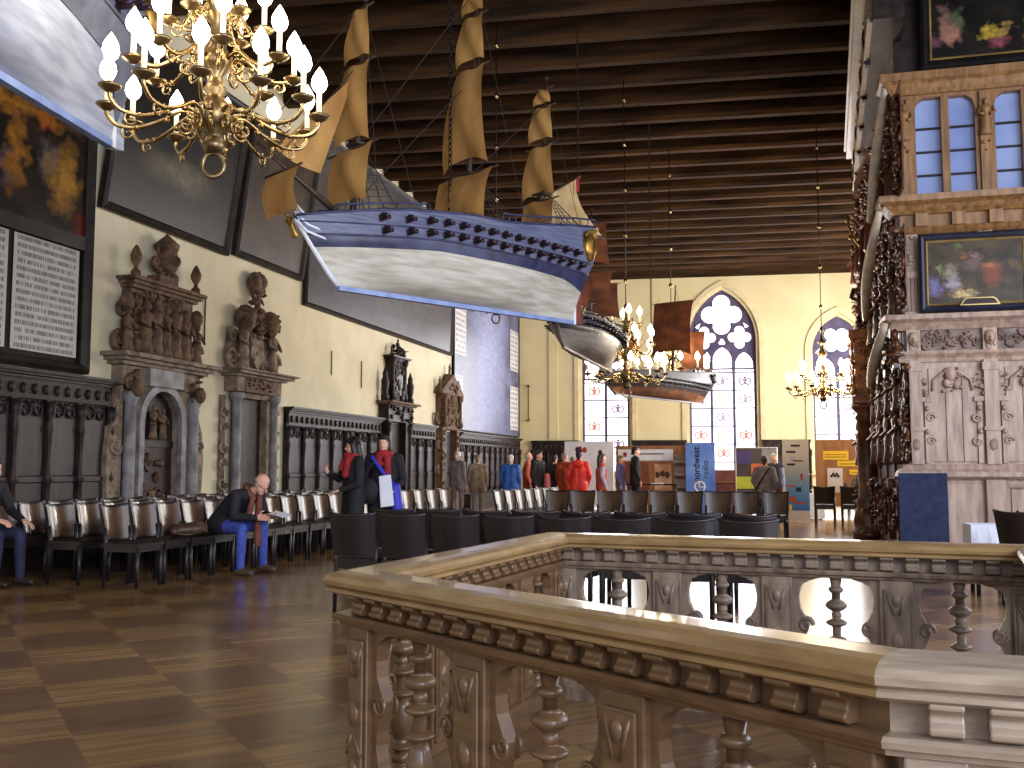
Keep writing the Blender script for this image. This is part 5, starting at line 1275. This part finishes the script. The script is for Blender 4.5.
def hair(kind,c,R,m,parent,vox,s=1.0):
    P=Prims(); f=lambda x,y,z:Vector(c)+R@(Vector((x,y,z))*s)
    if kind=='bald':
        for a in range(9):
            t=pi*a/8; P.cap(f(.077*cos(t),.012+.082*sin(t),.012),.016*s,f(.074*cos(t),.01+.076*sin(t),-.045),.012*s,m)
    else:
        P.ell(f(0,.024,.036),(.084*s,.096*s,.09*s),m,R); P.ell(f(0,-.045,.085),(.06*s,.04*s,.03*s),m,R)
        P.cap(f(0,.075,.0),.05*s,f(0,.065,-.06),.045*s,m)
        if kind=='long':
            for k in(-1,1):
                P.cap(f(k*.075,.0,.03),.028*s,f(k*.085,.01,-.12),.03*s,m); P.cap(f(k*.05,.075,.0),.05*s,f(k*.06,.08,-.2),.04*s,m)
        if kind=='bob':
            for k in(-1,1): P.cap(f(k*.078,.01,.03),.024*s,f(k*.078,.0,-.07),.024*s,m)
    return grow('hair',P,vox,parent)
def stand(h=1.6,la=None,ra=None,stride=.0):
    k=h/1.7; V=lambda x,y,z:Vector((x,y,z))*k
    J=dict(pel=V(0,.01,.95),chest=V(0,.01,1.25),neck=V(0,.0,1.46),head=V(0,-.015,1.60),
      hl=V(-.09,.01,.92),hr=V(.09,.01,.92),kl=V(-.1,-.02-stride,.5),kr=V(.1,-.02+stride,.5),al=V(-.1,.03-stride*1.3,.09),ar=V(.1,.03+stride*1.3,.09),
      sl=V(-.185,.01,1.40),sr=V(.185,.01,1.40))
    J['el'],J['wl']=[Vector(q)*k for q in (la or ((-.235,.03,1.12),(-.22,-.06,.88)))]
    J['er'],J['wr']=[Vector(q)*k for q in (ra or ((.235,.03,1.12),(.22,-.06,.88)))]
    J['k']=k; return J
def person(label,loc,face,J,top='blackcl',bot='blackcl',shoe='shoe',hairk='short',hairm='hairb',yaw=0,pitch=0,coat=.0,vox=.014,sleeve=None,bulk=1.0,extra=None,front=None,toes=None,palm=((0,0,-1),(0,0,-1)),hdir=(None,None),group=None):
    r=thing('person',label,'person',loc,face,group); k=J['k']; P=Prims(); sl=sleeve or top
    R=(Matrix.Rotation(yaw,3,'Z')@Matrix.Rotation(pitch,3,'X'))
    for a in 'lr':
        h,kn,an=J['h'+a],J['k'+a],J['a'+a]
        P.cap(h,.094*k,kn,.064*k,bot); P.cap(kn,.063*k,an+Vector((0,0,.0)),.046*k,bot)
        td=(toes or Vector((0,-1,0))); t0=an+Vector((0,0,-.045*k)); P.cap(t0-td*.035*k,.042*k,t0+td*.08*k,.040*k,shoe); P.cap(t0+td*.08*k,.04*k,t0+td*.155*k+Vector((0,0,-.008)),.033*k,shoe)
    up=(J['chest']-J['pel']).normalized(); side=(J['sr']-J['sl']).normalized()
    for s in(-1,1):
        P.cap(J['pel']+side*s*.065*k,.115*k*bulk,J['chest']+side*s*.06*k,.125*k*bulk,top)
        P.cap(J['chest']+side*s*.06*k,.125*k*bulk,J['neck']+side*s*.07*k-up*.08*k,.085*k,top)
        P.cap(J['neck']-up*.03*k,.06*k,J['s'+('r' if s>0 else 'l')],.07*k*bulk,top)
    P.cap(J['pel'],.12*k,J['pel']-up*.06*k,.13*k,top if coat else bot)
    if coat:
        for a in 'lr':
            h,kn=J['h'+a],J['k'+a]; P.cap(h,.115*k*bulk,h.lerp(kn,coat),.115*k*bulk,top)
    for i,a in enumerate('lr'):
        s_,e,w=J['s'+a],J['e'+a],J['w'+a]
        P.cap(s_,.066*k*bulk,e,.052*k*bulk,sl); P.cap(e,.051*k*bulk,w,.037*k*bulk,sl)
        d=Vector(hdir[i]) if hdir[i] else (w-e).normalized()
        P.cap(w,.028*k,w+d.normalized()*.03*k,.025*k,'skin'); hand(P,w+d.normalized()*.015*k,d,palm[i],(1 if a=='l' else -1),'skin',.6,k*1.02)
    P.cap(J['neck']-up*.03*k,.052*k,J['head']-R@Vector((0,-.01,.05)),.05*k,'skin')
    head(P,J['head'],R,'skin',k*1.0)
    if front: front(P,J,k)
    grow('body',P,vox,r)
    if hairk: hair(hairk,J['head'],R,hairm,r,vox,k)
    return r,R
# seated man reading a leaflet
J=dict(k=1.0,pel=Vector((0,.06,.57)),chest=Vector((0,-.19,.80)),neck=Vector((0,-.40,.94)),head=Vector((0,-.54,1.02)),
 hl=Vector((-.1,.03,.545)),hr=Vector((.1,.03,.545)),kl=Vector((-.16,-.40,.52)),kr=Vector((.16,-.42,.53)),al=Vector((-.24,-.46,.09)),ar=Vector((.20,-.40,.09)),
 sl=Vector((-.19,-.33,.89)),sr=Vector((.19,-.33,.89)),el=Vector((-.25,-.36,.66)),wl=Vector((-.13,-.58,.64)),er=Vector((.24,-.38,.66)),wr=Vector((.12,-.60,.65)))
man,R=person('seated balding man in a black jacket and blue jeans bending over a leaflet, front row',(-6.2,10.5,0),FACEX-.10,J,'blackcl','jean','shoet','bald','hairg',0,rad(38),.25,.010,palm=((1,0,.3),(-1,0,.3)),hdir=((.3,-.8,.05),(-.3,-.8,.05)))
mb=MB(); c=J['head']
for s in(-1,1):
    q=[c+R@Vector((s*.032+.024*cos(2*pi*k/12),-.108,.004+.018*sin(2*pi*k/12))) for k in range(12)]; mb.tube(q,.003,5,None,True,True)
    mb.tube([c+R@Vector((s*.056,-.105,.006)),c+R@Vector((s*.082,.0,.004))],.003,5)
mb.tube([c+R@Vector((-.01,-.112,.006)),c+R@Vector((.01,-.112,.006))],.003,5); mb.build('glasses',M['iron'],man)
P=Prims()
for s in(-1,1): P.cap((s*.06,-.37,.97),.035,(s*.055,-.46,.86),.035,'scarf')
P.cap((.055,-.46,.86),.035,(.05,-.44,.6),.042,'scarf'); P.cap((.05,-.44,.6),.04,(.05,-.45,.34),.045,'scarf'); P.cap((-.06,-.46,.86),.03,(-.05,-.40,.66),.04,'scarf'); P.cap((0,-.31,.99),.045,(.06,-.37,.97),.035,'scarf'); P.cap((0,-.31,.99),.045,(-.06,-.37,.97),.035,'scarf')
grow('scarf',P,.012,man)
mb=MB(); mb.add([(-.15,-.10,.02),(0,-.11,-.01),(0,.10,.02),(-.15,.11,.05),(.15,-.1,.02),(.15,.11,.05)],[(0,1,2,3),(1,4,5,2)]); mb.add([(-.14,-.10,.012),(0,-.11,-.02),(0,.10,.012),(-.14,.11,.042),(.16,-.12,.0),(.16,.09,.03)],[(0,1,2,3),(1,4,5,2)])
Mw=T(-6.2,10.5,0)@RZ(FACEX-.10)@T(0,-.74,.66)
o=mb.build('leaflet',M['paper'],None); o.matrix_world=Mw; tag(o,'white folded leaflet held open by the seated man','leaflet')
# person cut by the left edge
J2=dict(k=1.0,pel=Vector((0,.08,.57)),chest=Vector((0,-.0,.86)),neck=Vector((0,-.10,1.05)),head=Vector((0,-.16,1.19)),
 hl=Vector((-.1,.03,.545)),hr=Vector((.1,.03,.545)),kl=Vector((-.13,-.42,.52)),kr=Vector((.13,-.42,.52)),al=Vector((-.14,-.40,.09)),ar=Vector((.14,-.44,.09)),
 sl=Vector((-.19,-.06,1.0)),sr=Vector((.19,-.06,1.0)),el=Vector((-.25,-.12,.75)),wl=Vector((-.12,-.36,.68)),er=Vector((.26,-.14,.75)),wr=Vector((.16,-.42,.66)))
person('person in dark clothes seated at the left edge, hands on the knees',(-8.0,8.72,0),FACEX,J2,'blackcl','navycl','shoe','short','hairbr',0,.1,.3,.010,palm=((.3,0,-1),(-.3,0,-1)),hdir=((.35,-.8,-.25),(.15,-.9,-.35)))
# bag lying on the front row chairs
P=Prims(); P.ell((0,0,.07),(.22,.13,.075),'bag'); P.ell((.12,.02,.08),(.12,.1,.07),'bag'); P.cap((-.15,.03,.1),.03,(.1,-.05,.13),.03,'bag'); P.cap((-.2,-.05,.05),.05,(.2,.06,.06),.05,'bag')
b=thing('handbag','slouched brown bag lying on a front row chair beside the seated man','bag',(-6.30,9.90,.455),FACEX-pi/2+1.2); grow('bag_body',P,.012,b)
mb=MB(); mb.tube([(-.2,0,.08),(-.26,-.12,.04),(-.1,-.18,.02),(.1,-.12,.06)],.012,6); mb.build('strap',M['bag'],b)
# two women in the aisle
W1=stand(1.56,((-.27,-.10,1.16),(-.16,-.30,1.24)),((.25,-.02,1.1),(.12,-.22,1.02)))
w1,R=person('long-haired woman with red scarf raising one hand, left of the two women',(-5.02,11.45,0),rad(-45),W1,'blackcl','blackcl','shoe','long','hairb',rad(-25),.15,.45,.011,bulk=1.05,palm=((.6,0,.4),(0,0,-1)),hdir=((.5,-.5,.5),None))
def scarf(par,J,m,vox=.012):
    P=Prims();k=J['k'];n=J['neck']
    for i in range(10):
        a=2*pi*i/10;b=2*pi*(i+1)/10
        P.cap(n+Vector((.085*cos(a),.075*sin(a)-.01,.0+.02*sin(3*a))),.048*k,n+Vector((.085*cos(b),.075*sin(b)-.01,.0)),.048*k,m)
    P.cap(n+Vector((.05,-.08,-.02)),.05*k,n+Vector((.07,-.13,-.22)),.05*k,m); P.cap(n+Vector((-.06,-.08,-.02)),.05*k,n+Vector((-.05,-.13,-.14)),.05*k,m); P.cap(n+Vector((.1,.0,-.03)),.05*k,n+Vector((.15,-.02,-.07)),.04*k,m)
    grow('scarf',P,vox,par)
scarf(w1,W1,'redcl')
W2=stand(1.6,((-.26,.02,1.12),(-.14,-.20,1.0)),((.27,-.02,1.12),(.16,-.22,.98)))
w2,R=person('dark-haired woman with red scarf and blue bag strap facing the camera',(-4.78,11.85,0),rad(12),W2,'blackcl','blackcl','shoe','bob','hairb',rad(-10),.02,.45,.011,bulk=1.08)
scarf(w2,W2,'redcl')
P=Prims()
for i in range(7):
    t=i/7;u=(i+1)/7; a=Vector((-.13,-.10,1.33)).lerp(Vector((.2,-.16,.92)),t); b2=Vector((-.13,-.10,1.33)).lerp(Vector((.2,-.16,.92)),u); P.cap(a+Vector((0,-.06*sin(pi*t),0)),.03,b2+Vector((0,-.06*sin(pi*u),0)),.03,'royal')
P.cap((.17,-.17,.95),.07,(.2,-.17,.7),.075,'royal')
grow('blue_shoulder_bag',P,.012,w2)
P=Prims(); P.ell((0,0,.0),(.15,.09,.17),'blackcl'); P.ell((0,-.05,-.03),(.11,.06,.1),'blackcl'); P.cap((-.1,0,.14),.02,(.06,.02,.34),.02,'blackcl')
b=thing('shoulder_bag','black rucksack held in front between the two women','bag',(-4.86,11.52,.92),rad(-10)); grow('bag_body',P,.012,b)
mb=MB(); mb.add([(-.08,0,.18),(.06,0,.2),(.11,-.02,-.17),(-.05,-.02,-.19)],[(0,1,2,3)]); mb.add([(-.09,.006,.17),(.05,.006,.19),(.1,-.01,-.18),(-.06,-.01,-.2)],[(0,1,2,3)])
o=mb.build('papers',M['paper'],None,loc=(-4.62,11.52,.92),rotz=.15); tag(o,'white sheets of paper held by the woman with the blue bag strap','papers')
# distant visitors
D=[
 ('elderly visitor in a grey jacket with grey hair, leftmost of the far group',-7.35,22.9,1.58,rad(160),'greycl','greycl','short','hairw',None),
 ('visitor in beige coat and flat hat beside the one in grey',-6.9,23.05,1.5,rad(200),'beigecl','beigecl','short','hairg',None),
 ('white-haired visitor in a bright blue jacket seen from behind',-5.62,21.3,1.48,pi,'bluejk','navycl','short','hairw',None),
 ('bald visitor in a rust jumper half hidden behind the blue jacket',-5.72,23.3,1.57,rad(100),'rustcl','blackcl','bald','hairw',None),
 ('visitor in a long black coat turned right beside the blue jacket',-5.25,22.4,1.58,rad(70),'blackcl','blackcl','short','hairbr',None),
 ('visitor in black seen from behind left of the rust jacket',-4.98,22.9,1.5,rad(170),'blackcl','blackcl','short','hairb',None),
 ('visitor in a rust coloured jacket just left of the bright red jacket',-4.66,22.5,1.54,rad(150),'rustcl','blackcl','short','hairg',None),
 ('black-haired visitor in a bright red hooded jacket seen from behind',-4.17,21.7,1.55,pi,'redjk','navycl','short','hairb',None),
 ('long-haired woman in rust and pale blue right of the red jacket',-3.84,22.7,1.52,rad(110),'rustcl','navycl','long','hairbr','palecl'),
 ('visitor in lilac clothes left of the tall man in black',-3.74,24.95,1.5,rad(80),'purplecl','navycl','short','hairg',None),
 ('tall man in black standing at the dark display table',-3.36,24.9,1.72,rad(110),'blackcl','blackcl','short','hairb',None),
 ('visitor in a grey jumper with a dark shoulder strap seen from behind',-.2,19.9,1.42,pi-.2,'greycl','navycl','short','hairbr',None),
 ('white-haired visitor in dark clothes behind the one in grey',-.03,22.4,1.5,rad(20),'navycl','navycl','short','hairw','palecl'),
]
for lb,x,y,h,fa,t,bt,hk,hm,slv in D:
    J=stand(h,None,None,.03); back=abs(fa-pi)<.3
    if 'hooded' in lb or 'grey jumper' in lb: J=stand(h,((-.27,.04,1.14),(-.2,-.12,.95)),((.27,.04,1.14),(.2,-.12,.95)),.02)
    pr,R=person(lb,(x,y,0),fa,J,t,bt,'shoe',hk,hm,0,.05,.25,.016,slv,1.1 if 'jacket' in lb or 'coat' in lb else 1.0)
    k=J['k']
    if 'hooded' in lb:
        P=Prims(); P.ell((0,.11*k,1.42*k),(.13*k,.06*k,.1*k),'redjk'); grow('hood',P,.014,pr)
    if 'flat hat' in lb:
        P=Prims(); P.ell(J['head']+Vector((0,.0,.085*k)),(.1*k,.11*k,.05*k),'beigecl'); P.ell(J['head']+Vector((0,-.02,.06*k)),(.13*k,.14*k,.014*k),'beigecl'); grow('hat',P,.012,pr)
    if 'strap' in lb:
        mb=MB(); mb.tube([Vector(q)*k for q in((-.16,.02,1.46),(-.1,.14,1.40),(.05,.16,1.15),(.19,.10,.93))],.016,6); mb.build('shoulder_strap',M['blackcl'],pr)
    if 'black coat' in lb:
        P=Prims(); P.cap((.05,-.2,1.1*k),.07,(.06,-.2,.85*k),.09,'lip'); grow('pink_bag',P,.014,pr)
J=dict(J2); 
person('visitor in grey seated beyond the two black chairs beside the column',(1.9,26.0-.5,0),rad(80),J2,'greycl','blackcl','shoe','bald','hairw',0,.1,.2,.016)
chair('chair under the seated visitor in front of the brown pinboard','single chair at the pinboard',1.9,25.5,rad(80))

# ------------------------------------------------------------------ light, world, camera
def _noop(): pass
def area(name,loc,rot,sx,sy,e,col):
    l=bpy.data.lights.new(name,'AREA'); l.shape='RECTANGLE'; l.size=sx; l.size_y=sy; l.energy=e; l.color=col
    o=bpy.data.objects.new(name,l); COL.objects.link(o); o.location=loc; o.rotation_euler=rot; return o
area('daylight_right_windows',(6.2,-2.5,3.6),(0,rad(90),rad(-38)),4.5,8,1500,(.82,.87,1.0))
area('daylight_mid_windows',(5.2,8.0,3.8),(0,rad(90),0),4,8,420,(.84,.88,1.0))      # the hall's long window side, right of the camera
area('daylight_near_windows',(0,-5.5,4.0),(rad(90),0,0),9,5,260,(.82,.86,1.0))           # windows in the wall behind the camera
area('far_end_fill',(5.2,28.5,4),(0,rad(90),0),4.5,10,1900,(.95,.93,.95))  # added fill lamp brightening the dim far end; side windows only assumed
area('daylight_middle_window',(-1.68,34.6,4.2),(rad(-90),0,0),2.2,5.5,420,(.95,.95,1.0))
area('daylight_left_window',(-5.72,34.6,3.7),(rad(-90),0,0),1.6,4.4,260,(.95,.95,1.0))
area('daylight_right_window',(2.15,34.6,3.7),(rad(-90),0,0),1.6,4.4,150,(.95,.95,1.0))
w=bpy.data.worlds.new('hall_world'); w.use_nodes=True; bg=w.node_tree.nodes['Background']; bg.inputs[0].default_value=(.85,.84,.9,1); bg.inputs[1].default_value=.55; SC.world=w
cam=bpy.data.cameras.new('camera'); cam.sensor_width=36; cam.lens=36*1000/1024; cam.clip_end=200
co=bpy.data.objects.new('camera',cam); COL.objects.link(co); co.location=(0,0,1.2); co.rotation_euler=(rad(94.8),0,rad(14.7)); SC.camera=co
SC.view_settings.view_transform='Standard'; SC.view_settings.look='None'; SC.view_settings.exposure=0
SC.cycles.max_bounces=6; SC.cycles.diffuse_bounces=4; SC.cycles.glossy_bounces=3; SC.cycles.sample_clamp_indirect=4; SC.cycles.sample_clamp_direct=0
